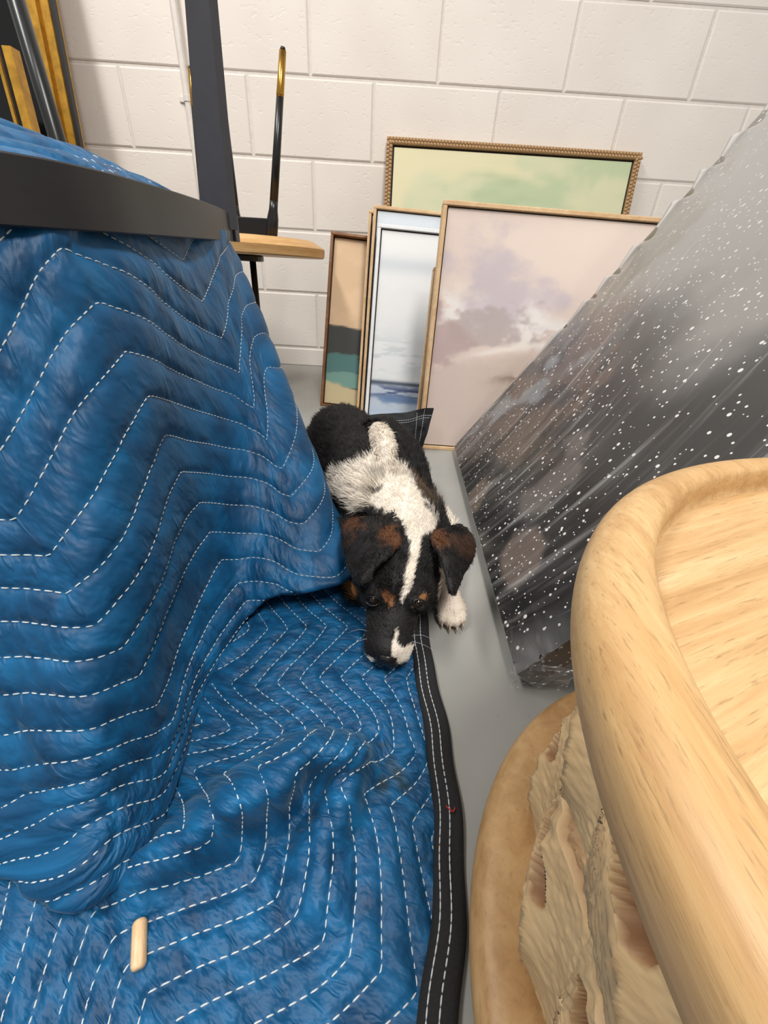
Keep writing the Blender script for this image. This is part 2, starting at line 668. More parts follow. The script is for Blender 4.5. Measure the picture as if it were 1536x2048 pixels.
# braid beads along the visible rails
bead = mesh('braid_bead', *(lambda mb: (np.concatenate(mb.V), mb.F))(MB().ellipsoid((0, 0, 0), np.array([[.0062, 0, .0035], [0, .004, 0], [0.0035, 0, -.0062]]).T * .9, 6, 4)), smooth=True)
bead.materials.append(M_BRAID)
nb = 80
braid = MB()
be = MB().ellipsoid((0, 0, 0), np.array([[.0060, 0, .0040], [0, .0035, 0], [.0022, 0, -.0040]]).T, 6, 4)
be2 = MB().ellipsoid((0, 0, 0), np.array([[.0060, 0, -.0040], [0, .0035, 0], [.0022, 0, .0040]]).T, 6, 4)
for i in range(nb):
    x = 0.006 + i * (green_w - .012) / (nb - 1)
    braid.add(be.V[0] + [x, -.0005, gz + .006 - .0055], be.F)
    braid.add(be2.V[0] + [x + .005, -.0005, gz + .006 - .0145], be2.F)
for s in (0.0055, green_w - 0.0145):
    for i in range(64):
        z = gz + .006 - .02 - i * .0108
        R90 = np.array([[0, 0, 1], [0, 1, 0], [1, 0, 0.]])
        braid.add(be.V[0] @ R90 + [s, -.0005, z], be.F)
        braid.add(be2.V[0] @ R90 + [s + .009, -.0005, z + .005], be2.F)
braid.build('braided_moulding', M_BRAID, grn, True, kind='stuff')

# narrow landscape in a walnut frame
BL = onz(640, 813, 0)
brown_h = 0.475
TL = ony(671, 458, 1.38)
brn = painting('landscape_painting', 'narrow peach and teal landscape in a walnut frame beside the white-framed seascape', (-.195, 1.236, 0.001), .30, .472, 1.362, 0.0075, 0.035, M_WALNUT, paint_brown, (120, 80), gap=0.003, recess=.014)
brn.rotation_euler[1] = math.radians(3.2)

# pale blue abstract, its oak frame behind the seascape
blu = painting('abstract_painting', 'pale blue abstract in an oak frame behind the white-framed seascape', (-.066, 1.165, 0.001), .40, .515, 1.255, 0.0075, 0.030, M_OAK, paint_plain_blue, (50, 50), gap=0.003)
blu.rotation_euler[1] = math.radians(2.0)
bl2 = painting('abstract_painting', 'oak-framed picture showing only a thin strip between walnut and blue pictures', (-.080, 1.199, 0.001), .36, .512, 1.303, 0.0075, 0.030, M_OAK, paint_plain_blue, (10, 10), gap=0.003)
bl2.rotation_euler[1] = math.radians(2.0)
# seascape with a white frame standing just in front of it
sea = painting('seascape_print', 'grey and blue seascape print in a thin white frame', (-.052, 1.125, 0.001), .36, .475, 1.215, 0.0085, 0.020, M_WHITEF, paint_sea, (160, 90), gap=0.003, art_mat=M_ARTG)
sea.rotation_euler[1] = math.radians(2.0)
# a further oak edge half hidden behind the pink painting
oak = painting('framed_canvas', 'small oak-framed canvas tucked directly behind the blush pink painting', (.083, .985, 0.001), .33, .385, 1.045, 0.0075, 0.030, M_OAK, paint_plain_blue, (10, 10), gap=0.003)
oak.rotation_euler[1] = math.radians(2.0)
# blush abstract at the front
pnk = painting('abstract_painting', 'large blush pink abstract coast painting in a pale oak frame, frontmost of the row', (.090, .925, 0.001), .52, .498, .995, 0.0085, 0.032, M_OAK, paint_pink, (220, 220), gap=0.0025)
pnk.rotation_euler[1] = math.radians(1.0)

# ------------------------------------------------------------------ mirrors and poles stacked at the left of the wall
def strip_panel(mb, pa, pb, wa, wb, d):
    """bar between two points, wa..wb along x, depth d along y"""
    pa, pb = np.array(pa), np.array(pb)
    V = []
    for p in (pa, pb):
        for dx, dy in ((wa, 0), (wb, 0), (wb, d), (wa, d)):
            V.append(p + [dx, dy, 0])
    mb.add(V, [(0, 3, 2, 1), (4, 5, 6, 7), (0, 1, 5, 4), (1, 2, 6, 5), (2, 3, 7, 6), (3, 0, 4, 7)])


mirr = empty('leaning_mirror', (-1.2, 1.62, 0), 'tall black and gold framed mirror leaning on the wall, its right edge in view', 'mirror')
A = ony(160, 285, 1.665)
B = ony(105, 0, 1.70)
k = (B - A) / (B[2] - A[2])
lo, hi = A - k * A[2], A + k * (1.35 - A[2])
mo = np.array([-1.2, 1.62, 0])
for nm, wa, wb, d0, d1, m in (('outer_edge', -.011, 0, 0, .016, M_BLACK), ('gold_rib', -.030, -.011, -.006, .04, M_GOLD), ('gold_groove', -.042, -.030, .004, .04, M_GOLD), ('gold_moulding', -.090, -.042, -.012, .04, M_GOLD)):
    mb = MB()
    strip_panel(mb, lo - mo + [0, d0, .002], hi - mo + [0, d0, 0], wa, wb, d1 - d0)
    mb.build(nm, m, mirr)
mb = MB()
strip_panel(mb, lo - mo + [0, .012, .002], hi - mo + [0, .012, 0], -.62, -.090, .02)
mb.build('mirror_glass', M_GLASSDARK, mirr)

m2 = empty('gilt_picture', (-1.1, 1.4, 0), 'thin gold framed dark picture standing in front of the tall mirror', 'picture')
A = ony(66, 266, 1.42)
B = ony(12, 60, 1.45)
k = (B - A) / (B[2] - A[2])
lo, hi = A - k * A[2], A + k * (.80 - A[2])
mo = np.array([-1.1, 1.4, 0])
for nm, wa, wb, d0, d1, m in (('gold_rail', -.022, 0, 0, .03, M_GOLD), ('inner_gold_bead', -.048, -.040, .006, .03, M_GOLD), ('dark_panel', -.45, -.022, .012, .03, M_GLASSDARK)):
    mb = MB()
    strip_panel(mb, lo - mo + [0, d0, .002], hi - mo + [0, d0, 0], wa, wb, d1 - d0)
    mb.build(nm, m, m2)

A = ony(118, 290, 1.18)
B = ony(32, 0, 1.22)
k = (B - A) / (B[2] - A[2])
lo, hi = A - k * (A[2] - .0175), A + k * (1.15 - A[2])
pole = empty('black_pole', tuple(lo), 'round black metal pole leaning across the gold mirror frames', 'pole')
MB().tube([(0, 0, 0), tuple((hi - lo) * .5), tuple(hi - lo)], 0.0165, 20).build('tube', M_STEEL, pole, True)
MB().tube([tuple((hi - lo) * -.0), tuple((hi - lo) * .02)], 0.0175, 20).build('end_cap', M_BLACK, pole, True)

# ------------------------------------------------------------------ upturned small table with brass tipped legs on a black stand
TC = np.array([-.405, 1.30, 0])
stand = empty('display_stand', (-.43, 1.31, 0), 'slim black stand hidden under the upturned oak table', 'stand')
MB().lathe([(0, .371), (.075, .371), (.078, .374), (.078, .383), (.075, .3855), (0, .3855)], 32).build('top_plate', M_LEG, stand)
for dx, dy in ((.055, -.02), (-.05, -.04), (-.02, .06)):
    MB().tube([(dx * 1.0, dy, 0), (dx, dy, .372)], .0085, 10).build('leg', M_LEG, stand, True)
tab = empty('upturned_table', (TC[0], TC[1], .386), 'upturned round oak side table, black brass-tipped legs pointing up', 'table')
M_OAKTOP = mat_wood('oak_top', (176, 132, 78), (196, 152, 96), (212, 172, 118), (.6, .6, 9), 0.4, 0.2, 5)
R_ = .222
MB().lathe([(0, 0), (R_ - .004, 0), (R_, .003), (R_ + .001, .021), (R_ - .002, .024), (R_ - .030, .0388), (R_ - .04, .039), (0, .039)], 96).build('table_top', M_OAKTOP, tab)
auto_smooth(bpy.data.meshes['table_top'], 25)


def tapered_leg(parent, base, tip):
    base, tip = np.array(base, float), np.array(tip, float)
    d = tip - base

    def at(t):
        return tuple(base + d * t)
    s = MB()
    s.tube([at(0), at(.10), at(.14), at(.19), at(.24)], [.0145, .0150, .0145, .0112, .0105], 16)
    lg = MB().tube([at(.24), at(.5), at(.782)], [.0105, .0097, .0084], 16).build('leg', M_LEG, parent, True)
    s.build('foot_block', M_LEG, lg, True)
    parent = lg
    MB().tube([at(.778), at(.79), at(.80), at(.985)], [.0084, .0090, .0088, .0078], 16).build('brass_ferrule', M_BRASS, parent, True)
    MB().tube([at(.985), at(1.0)], [.0066, .0050], 12).build('glide', M_LEG, parent, True)


lb, lt = ony(541, 458, 1.30), ony(566, 94, 1.30)
o3 = TC + [0, 0, .386]
tapered_leg(tab, lb - o3 + [0, 0, -.028], lt - o3)
lb2, lt2 = ony(408, 420, 1.33), ony(382, 133, 1.33)
tapered_leg(tab, lb2 - o3 + [0, 0, -.045], lt2 - o3)
tapered_leg(tab, (-.05, .145, .036), (-.06, .17, .39))
za = .039
MB().box((lb2[0] - TC[0], .0, za), (lb[0] - TC[0], .022, za + .045), .002).build('apron', M_LEG, tab)

# ------------------------------------------------------------------ wrapped speckled canvas leaning to the right
def mat_speckle():
    t = NT('speckled_canvas')
    a = t.n('ShaderNodeAttribute', attribute_name='col').outputs['Color']
    v = t.mapping(t.coord('Object'), (1, 1, 1))
    dens = t.noise(v, 9, 2)

    def dots(scale, r0, r1, keep):
        vo = t.n('ShaderNodeTexVoronoi', feature='F1', ins={'Vector': v, 'Scale': scale})
        d = vo.outputs['Distance']
        sep = t.n('ShaderNodeSeparateColor', ins={0: vo.outputs['Color']})
        rad = t.math('MULTIPLY_ADD', sep.outputs[0], r1 - r0, r0)
        inside = t.math('LESS_THAN', d, rad)
        kp = t.math('GREATER_THAN', t.math('ADD', sep.outputs[1], t.math('MULTIPLY', t.math('SUBTRACT', dens, .5), 1.2)), keep)
        return t.math('MULTIPLY', inside, kp)
    m = t.math('MAXIMUM', dots(95, .12, .25, .52), dots(170, .12, .26, .62))
    c = t.mix(m, a, rgba((226, 224, 220)))
    t.set(Base_Color=c, Roughness=.5)
    t.b.inputs['Specular IOR Level'].default_value = .3
    return t.m


def mat_film():
    t = NT('clear_stretch_film')
    uv = t.n('ShaderNodeAttribute', attribute_name='fuv').outputs['Vector']
    s1 = t.mapping(uv, (5, 70, 1))
    n1 = t.noise(s1, 1.0, 3, .55, .5)
    s2 = t.mapping(uv, (3, 26, 1))
    n2 = t.noise(s2, 1.0, 2, .5, .8)
    h = t.math('ADD', t.math('MULTIPLY', n1, .35), n2)
    nb = t.bump(h, .35, .004)
    gl = t.n('ShaderNodeBsdfGlossy', ins={'Roughness': .22, 'Color': (1, 1, 1, 1), 'Normal': nb})
    tr = t.n('ShaderNodeBsdfTransparent')
    df = t.n('ShaderNodeBsdfDiffuse', ins={'Color': (.62, .61, .60, 1), 'Normal': nb})
    geo = t.n('ShaderNodeNewGeometry')
    dt = t.n('ShaderNodeVectorMath', operation='DOT_PRODUCT')
    t.link(geo.outputs['Normal'], dt.inputs[0])
    t.link(geo.outputs['Incoming'], dt.inputs[1])
    cs = t.math('SUBTRACT', 1.0, t.math('ABSOLUTE', dt.outputs['Value']))
    fr = t.math('MULTIPLY_ADD', t.math('POWER', cs, 4.5), .85, .045)
    # creases of doubled film scatter a little more; fold also adds painted reflection haze
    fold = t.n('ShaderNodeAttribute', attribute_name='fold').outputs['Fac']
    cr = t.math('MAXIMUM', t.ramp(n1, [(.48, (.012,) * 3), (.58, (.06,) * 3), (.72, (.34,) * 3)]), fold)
    m0 = t.n('ShaderNodeMixShader', ins={0: cr})
    t.link(tr.outputs[0], m0.inputs[1])
    t.link(df.outputs[0], m0.inputs[2])
    m1 = t.n('ShaderNodeMixShader', ins={0: fr})
    t.link(m0.outputs[0], m1.inputs[1])
    t.link(gl.outputs[0], m1.inputs[2])
    t.link(m1.outputs[0], t.out.inputs['Surface'])
    return t.m


M_SPECK = mat_speckle()
M_FILM = mat_film()
PN = np.array([.150, .272, 0.0])       # near bottom corner (front edge)
PF = np.array([.172, .905, 0.0])       # far bottom corner
TOP = ony(1536, 262, .84)
TH = .032
e_u = (PF - PN) / np.linalg.norm(PF - PN)                 # along the floor edge
e_v = TOP - PF
e_v -= e_u * (e_v @ e_u)
e_v /= np.linalg.norm(e_v)                                # up the leaning face
e_n = np.cross(e_v, e_u)                                  # out of the face, towards the aisle
if e_n[0] > 0:
    e_n = -e_n
LU, LV = np.linalg.norm(PF - PN), .93
wr = empty('wrapped_canvas', tuple(PN), 'large black speckled canvas wrapped in clear stretch film, leaning away from the puppy', 'canvas')
lift = TH * abs(e_n[2]) + .001


def speck_paint(x, z):
    """x 0 near .. 1 far along the floor edge, z 0 bottom .. 1 top"""
    q = fbm(x * 3, z * 5, 0, 71, 5)
    q2 = fbm(x * 9, z * 14, 0, 77, 4)
    dark = np.array([20., 20, 23])
    c = np.broadcast_to(dark, x.shape + (3,)).copy()
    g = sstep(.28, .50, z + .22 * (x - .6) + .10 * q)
    c += (np.array([134., 131, 127]) - c) * g[..., None]  # upper grey painted in for the light reflected by the film
    br = sstep(.12, -.05, np.abs(z - .27) - .10 + .12 * q) * sstep(.1, .5, q2 + .2) * sstep(.25, .5, x)
    c += (np.array([88., 68, 54]) - c) * (br * .8)[..., None]
    ol = sstep(.03, -.04, np.hypot((x - .93) * 1.3, z - .52) - .13 + .08 * q2)
    c += (np.array([98., 92, 70]) - c) * (ol * .8)[..., None]
    pb = sstep(.02, -.02, np.abs((z - .16) - (.90 - x) * .75) - .045 + .07 * q2) * sstep(.64, .72, x) * sstep(.98, .94, x)
    c += (np.array([134., 140, 145]) - c) * (pb * .8)[..., None]
    for (px_, pz_, r, col) in ((.24, .05, .05, (118, 104, 96)), (.56, .045, .05, (120, 104, 92)), (.36, .15, .055, (100, 92, 90)), (.62, .14, .05, (84, 70, 58))):
        mk = sstep(.015, -.015, np.hypot(x - px_, (z - pz_) * 1.2) - r + .05 * q2 + .02 * q)
        c += (np.array(col, float) - c) * (mk * .85)[..., None]
    return c


n, m = 150, 110
vv, uu = np.meshgrid(np.linspace(0, 1, n), np.linspace(0, 1, m), indexing='ij')
inset = .001
P = (uu[..., None] * (LU - 2 * inset) + inset) * e_u + (vv[..., None] * (LV - inset) + inset) * e_v + np.array([0, 0, lift])
V = P.reshape(-1, 3)
# box body: front grid + sides + back
cor = [0, m - 1, n * m - 1, (n - 1) * m]
Vb = V[cor] - e_n * (TH - .004)
F = [tuple(f) for f in grid_faces(n, m)]
N0 = len(V)
per = list(range(0, m)) + [i * m + m - 1 for i in range(1, n)] + [(n - 1) * m + j for j in range(m - 2, -1, -1)] + [i * m for i in range(n - 2, 0, -1)]
Vp = V[per] - e_n * (TH - .004)
Vall = np.concatenate([V, Vp])
for i in range(len(per)):
    j = (i + 1) % len(per)
    F.append((per[j], per[i], N0 + i, N0 + j))
F.append(tuple(N0 + i for i in range(len(per))))
me = mesh('stretched_canvas', Vall, F)
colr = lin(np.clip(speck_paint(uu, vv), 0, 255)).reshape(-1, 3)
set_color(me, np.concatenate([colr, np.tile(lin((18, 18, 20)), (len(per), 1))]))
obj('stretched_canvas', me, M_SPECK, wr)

# film: closed cross-section loop around the box, swept up the face, with pleats that bite the far edge
n, m = 260, 200
tl = np.linspace(0, 1, m)
per_l = [LU + .006, TH + .004, LU + .006, TH + .004]
cum = np.r_[0, np.cumsum(per_l)] / sum(per_l)
corner = np.array([[-.0015, .0014], [LU + .0015, .0014], [LU + .0015, -TH], [-.0015, -TH]])
corner = np.r_[corner, corner[:1]]
# denser sampling on the front face
s_front = np.linspace(0, cum[1], 120, endpoint=False)
s_rest = np.linspace(cum[1], 1, m - 120)
ss = np.r_[s_front, s_rest]
loop = np.stack([np.interp(ss, cum, corner[:, 0]), np.interp(ss, cum, corner[:, 1])], -1)
vvv = np.linspace(.0012, LV + .02, n)
LO, VV = loop[None, :, :].repeat(n, 0), vvv[:, None].repeat(m, 1)
uq, nq = LO[..., 0].copy(), LO[..., 1].copy()
# streaky tension wrinkles, running from bottom-near to top-far
front = ((np.arange(m) <= 120)[None, :]) & np.ones((n, 1), bool)
along = VV + 0
across = uq * (1 - .25 * VV) + .02 * np.sin(VV * 9)
wrk = fbm(along * 2.0, across * 30, 0, 91, 2)
edge_fade = np.minimum(sstep(0, .03, uq), sstep(LU, LU - .03, uq))
nq += np.where(front, .0004 + .0012 * np.clip(wrk, -.25, 1) * edge_fade, 0)
# pleats at the far edge (sawtooth growing towards the top)
ph = (VV * 15.5 + .15 * np.sin(VV * 30)) % 1.0
saw = np.where(ph < .8, ph / .8, (1 - ph) / .2)
far = sstep(LU - .05, LU, uq)
amp = .004 + .013 * sstep(.15, .8, VV)
uq += far * (saw - .35) * amp
nq += far * np.where(front, (saw - .5) * amp * .7, 0)
# loose gathered film at the near bottom corner
near = sstep(.10, 0, uq) * sstep(.10, 0, VV)
nq += np.where(front, near * .004 * fbm(uq * 40, VV * 90, 0, 95, 3), 0)
Pf = uq[..., None] * e_u + VV[..., None] * e_v + nq[..., None] * e_n + np.array([0, 0, lift])
Pf[..., 2] = np.maximum(Pf[..., 2], .0015)
me = mesh('stretch_film', Pf.reshape(-1, 3), grid_faces(n, m, True), True)
at = me.attributes.new('fuv', 'FLOAT_VECTOR', 'POINT')
at.data.foreach_set('vector', np.stack([along, across, nq * 0], -1).astype(np.float32).ravel())
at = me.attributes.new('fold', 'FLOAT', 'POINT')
fd = .40 * sstep(.2, .75, VV + .12 * (uq / LU - .5)) + .8 * sstep(LU - .016, LU + .002, uq) * sstep(.0, .5, VV) + .25 * sstep(.06, 0, uq) * sstep(.12, .02, VV)  # first term is haze rising upward, painted in place of reflected light
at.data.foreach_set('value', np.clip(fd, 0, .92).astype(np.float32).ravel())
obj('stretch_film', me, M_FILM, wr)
# bunched tail of film on the floor at the near corner
n, m = 40, 50
a_, b_ = np.meshgrid(np.linspace(0, 1, n), np.linspace(0, 1, m), indexing='ij')
Q = (e_u * -.004) + a_[..., None] * (np.array([.045, -.012, .0])) + b_[..., None] * (np.array([.010, -.012, 0]) * a_[..., None] + e_u * .02)
Q[..., 2] = .0035 + .028 * np.sin(np.pi * b_) * sstep(0, .25, a_) + .012 * a_ + .004 * np.abs(fbm(a_ * 4, b_ * 16, 0, 99, 3))
me = mesh('film_tail', Q.reshape(-1, 3), grid_faces(n, m), True)
at = me.attributes.new('fuv', 'FLOAT_VECTOR', 'POINT')
at.data.foreach_set('vector', np.stack([a_ * .3, b_ * .25, a_ * 0], -1).astype(np.float32).ravel())
obj('film_tail', me, M_FILM, wr)

# ------------------------------------------------------------------ carved round wooden table
TCX, TCY = .296, .036
M_MANGO = mat_wood('mango_wood_rim', (176, 136, 88), (196, 158, 108), (212, 178, 128), (4.5, .35, 4.5), .42, .5, 6, (0, 0, math.radians(-28)))
M_MANGO2 = mat_wood('mango_wood_panel', (178, 138, 90), (199, 162, 114), (214, 183, 137), (.3, 4.5, 4.5), .4, .5, 6)
M_RING = mat_wood('mango_wood_base', (164, 124, 78), (184, 146, 98), (200, 164, 116), (1, 1, 3), .5, .25, 8)
ct = empty('carved_table', (TCX, TCY, 0), 'low round wooden table with raised tray rim and carved leaf base', 'table')
# tray rim, turned
ZT = .276
rim = [(.188, .2385), (.208, .2365), (.2215, .240), (.2295, .249), (.232, .261), (.2300, .2705), (.2240, .2765), (.2170, .279), (.2110, .2785), (.2078, .2770), (.2068, .2735), (.2062, .2640), (.188, .2610)]
rim_s = catmull(np.array([(r, 0, z) for r, z in rim]), 46)
MB().lathe([(p[0], p[2]) for p in rim_s], 160, (-.004, -.008, 0)).build('tray_rim', M_MANGO, ct, True)
# tray panel: planks
edges = [-.206, -.114, -.03, .062, .137, .206]
ang = math.radians(24)
for i in range(5):
    y0, y1 = edges[i], edges[i + 1]
    n = 26
    ys = np.linspace(y0, y1, n)
    hw = np.sqrt(np.maximum(.2061**2 - ys**2, 1e-5))
    V, F = [], []
    for z in (.2480, .2630):
        for y, h in zip(ys, hw):
            V += [(-h, y, z), (h, y, z)]
    for k in range(n - 1):
        a, b = 2 * k, 2 * k + 2
        F += [(a, b, b + 1, a + 1), (2 * n + a, 2 * n + a + 1, 2 * n + b + 1, 2 * n + b), (a, 2 * n + a, 2 * n + b, b), (a + 1, b + 1, 2 * n + b + 1, 2 * n + a + 1)]
    F += [(0, 1, 2 * n + 1, 2 * n), (2 * n - 2, 4 * n - 2, 4 * n - 1, 2 * n - 1)]
    o = obj('tray_plank', mesh('tray_plank', V, F), M_MANGO2, ct)
    o.rotation_euler[2] = ang
    o.location = (-.004, -.008, random.uniform(-.0002, .0002))
# base ring
ring = [(.180, .0), (.220, .0), (.2285, .004), (.2325, .013), (.2315, .023), (.2260, .0295), (.2190, .0315), (.203, .0315), (.194, .030), (.180, .028)]
ring_s = catmull(np.array([(r, 0, z) for r, z in ring]), 34)
MB().lathe([(p[0], p[2]) for p in ring_s], 160, (.004, .008, 0)).build('base_ring', M_RING, ct, True)


# carved leaf drum: relief of overlapping leaves with pierced slots
def mat_carved():
    t = NT('carved_mango_wood')
    a = t.n('ShaderNodeAttribute', attribute_name='col').outputs['Color']
    v = t.mapping(t.coord(), (3, 3, 12))
    n1 = t.noise(v, 12, 5, .6)
    c = t.mix(t.math('MULTIPLY', t.ramp(n1, [(.35, (1, 1, 1)), (.6, (0, 0, 0))]), .35), a, rgba((150, 110, 72)))
    t.set(Base_Color=c, Roughness=.6, Normal=t.bump(t.noise(v, 40, 4), .3, .0008))
    return t.m


M_CARVE = mat_carved()
nz, nt = 220, 1100
zz, th = np.meshgrid(np.linspace(.027, .244, nz), np.linspace(0, 2 * math.pi, nt, endpoint=False), indexing='ij')
PT, PZ = .0775, .100                       # one leaf cell: along the drum, up the drum
R0 = .1975
NC = round(2 * math.pi * R0 / PT)
rowf = (zz - .030) / PZ
row = np.floor(rowf)
qv = rowf - row                            # 0..1 up inside a row
cf = th / (2 * math.pi) * NC + .5 * (row % 2) + .28 * qv
pu = cf - np.floor(cf)                     # 0..1 along a leaf
lx, lz = (pu - .5) * PT, (qv - .5) * PZ
# each leaf is a plane that climbs along the drum and drops at a chiselled ledge
led = .60 + .10 * np.sin(qv * 6.0)
climb = np.where(pu < led, pu / led, (1 - pu) / (1 - led))
climb = np.where(pu < led, climb, climb ** 2.2)
lens = np.clip(1 - (np.abs(lz) / (PZ * .5)) ** 2.2, 0, 1)
r = R0 + .0130 * climb * (.35 + .65 * lens) + .0035 * lens - .003
# vein facets fan out from the ledge
r += .0040 * np.abs(((np.arctan2(lz, lx + .045) * 5.0) % 1.0) - .5) * (pu < led)
# pierced eye-shaped slot, slanted
sx, sz = lx + .010, lz - .016 + lx * .42
slot = np.hypot(sx / .0220, sz / .0112) 
hole = sstep(1.06, .90, slot)
holec = sstep(1.12, .95, slot)
# narrow rough cut between the rows
cut = sstep(.0060, .0035, np.abs(np.abs(lz) - PZ * .5 + .002)) * sstep(.1, .35, pu) * sstep(1.0, .8, pu)
rough_ = fbm(th * 60, zz * 300, 0, 101, 3)
r -= hole * .020 + cut * (.004 + .002 * rough_)
r += .0005 * rough_
hole2 = cut
px_ = lx
V = np.stack([r * np.cos(th), r * np.sin(th), zz], -1).reshape(-1, 3)
me = mesh('carved_drum', V, grid_faces(nz, nt, True))
fac = np.where(pu < led, np.where(lz < .1 * lx, .95, .25), 0.0)  # facet shading put into the colour: pale ledges, darker lower facets
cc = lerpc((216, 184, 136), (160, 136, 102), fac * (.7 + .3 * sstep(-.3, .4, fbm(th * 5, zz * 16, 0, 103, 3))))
cc = cc + (np.array([104, 62, 34]) - cc) * np.maximum(holec, hole2 * .35)[..., None]  # recess shade of slots and row cuts painted in as brown
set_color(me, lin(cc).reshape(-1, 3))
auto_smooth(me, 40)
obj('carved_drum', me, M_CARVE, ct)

# ------------------------------------------------------------------ upturned black metal table frame lying on the blanket
Y1 = .29
plan = np.array([(-.75, 1), (-.707, 1.072), (-.680, 1.19), (-.678, 1.42), (-.708, 1.85), (-.775, 2.3), (-.815, 2.5)]) * Y1
before = np.array([(-.62, .28), (-.52, .232), (-.42, .222), (-.32, .232), (-.255, .258)])
after = np.array([(-.235, .752), (-.262, .778), (-.34, .79), (-.45, .79), (-.58, .76), (-.66, .68), (-.69, .55), (-.68, .40)])
ringp = np.concatenate([before, plan, after, before[:1]])
RP = catmull(np.c_[ringp, np.zeros(len(ringp))], 240)[:-1, :2]


def ring_z(y):
    return CAMH + Y1 * (.158 + .033 * (y / Y1 - 1))


BH = .0350
nR = len(RP)
tan = np.roll(RP, -1, 0) - np.roll(RP, 1, 0)
tan /= np.linalg.norm(tan, axis=1)[:, None]
nor = np.stack([tan[:, 1], -tan[:, 0]], -1)
zt = ring_z(RP[:, 1])
sec = [(0, -.0010), (0, -BH + .001), (-.001, -BH), (-.0105, -BH), (-.0115, -BH + .001), (-.0115, -.001), (-.0105, 0), (-.001, 0)]
V = np.zeros((nR, len(sec), 3))
for k_, (dn, dz) in enumerate(sec):
    V[:, k_, :2] = RP + nor * dn
    V[:, k_, 2] = zt + dz
Fr = []
ns = len(sec)
for i in range(nR):
    j = (i + 1) % nR
    for k_ in range(ns):
        l_ = (k_ + 1) % ns
        Fr.append((i * ns + k_, j * ns + k_, j * ns + l_, i * ns + l_))
fr = empty('black_table_frame', (-.42, .5, 0), 'upturned black metal table frame, curved rim with one flat leg rising', 'table frame')
me = mesh('curved_rim', V.reshape(-1, 3) - [-.42, .5, 0], Fr)
auto_smooth(me, 40)
obj('curved_rim', me, M_BLACK, fr)
# flat bar leg at the far right of the rim
La, Lb = ony(402, 398, .705), ony(460, 428, .705)
Lc, Ld = ony(372, 0, .705), ony(420, 0, .705)
ext = 1.25
Lc, Ld = La + (Lc - La) * ext, Lb + (Ld - Lb) * ext
zb = .408
La = La + (Lc - La) * ((zb - La[2]) / (Lc[2] - La[2]))
Lb = Lb + (Ld - Lb) * ((zb - Lb[2]) / (Ld[2] - Lb[2]))
q = np.array([.003, .008, 0])
sd = np.array([.0, -.004, 0])
V = [La + sd, Lb + sd, Ld + sd, Lc + sd, La + q, Lb + q + [.004, 0, 0], Ld + q + [.003, 0, 0], Lc + q]
me = mesh('flat_leg', np.array(V) - [-.42, .5, 0], [(0, 1, 2, 3), (5, 4, 7, 6), (1, 5, 6, 2), (4, 0, 3, 7), (3, 2, 6, 7), (4, 5, 1, 0)])
obj('flat_leg', me, M_CHAR, fr)
# joint plate where the rim returns
jp = np.array([-.240, .740])
MB().box((jp[0] + .42 - .012, jp[1] - .5 - .012, ring_z(.74) - BH), (jp[0] + .42 + .007, jp[1] - .5 + .006, ring_z(.74) - .0005), .001).build('corner_joint', M_CHAR, fr)

# ------------------------------------------------------------------ moving blanket
S_, H_, AMP = .0225, .108, .056


def tri(a):
    x = (a / H_) % 2.0
    x = np.where(x > 1, 2 - x, x)        # 0..1
    # rounded corners
    return -np.cos(np.pi * x) * .5 * .22 + (x - .5) * .78


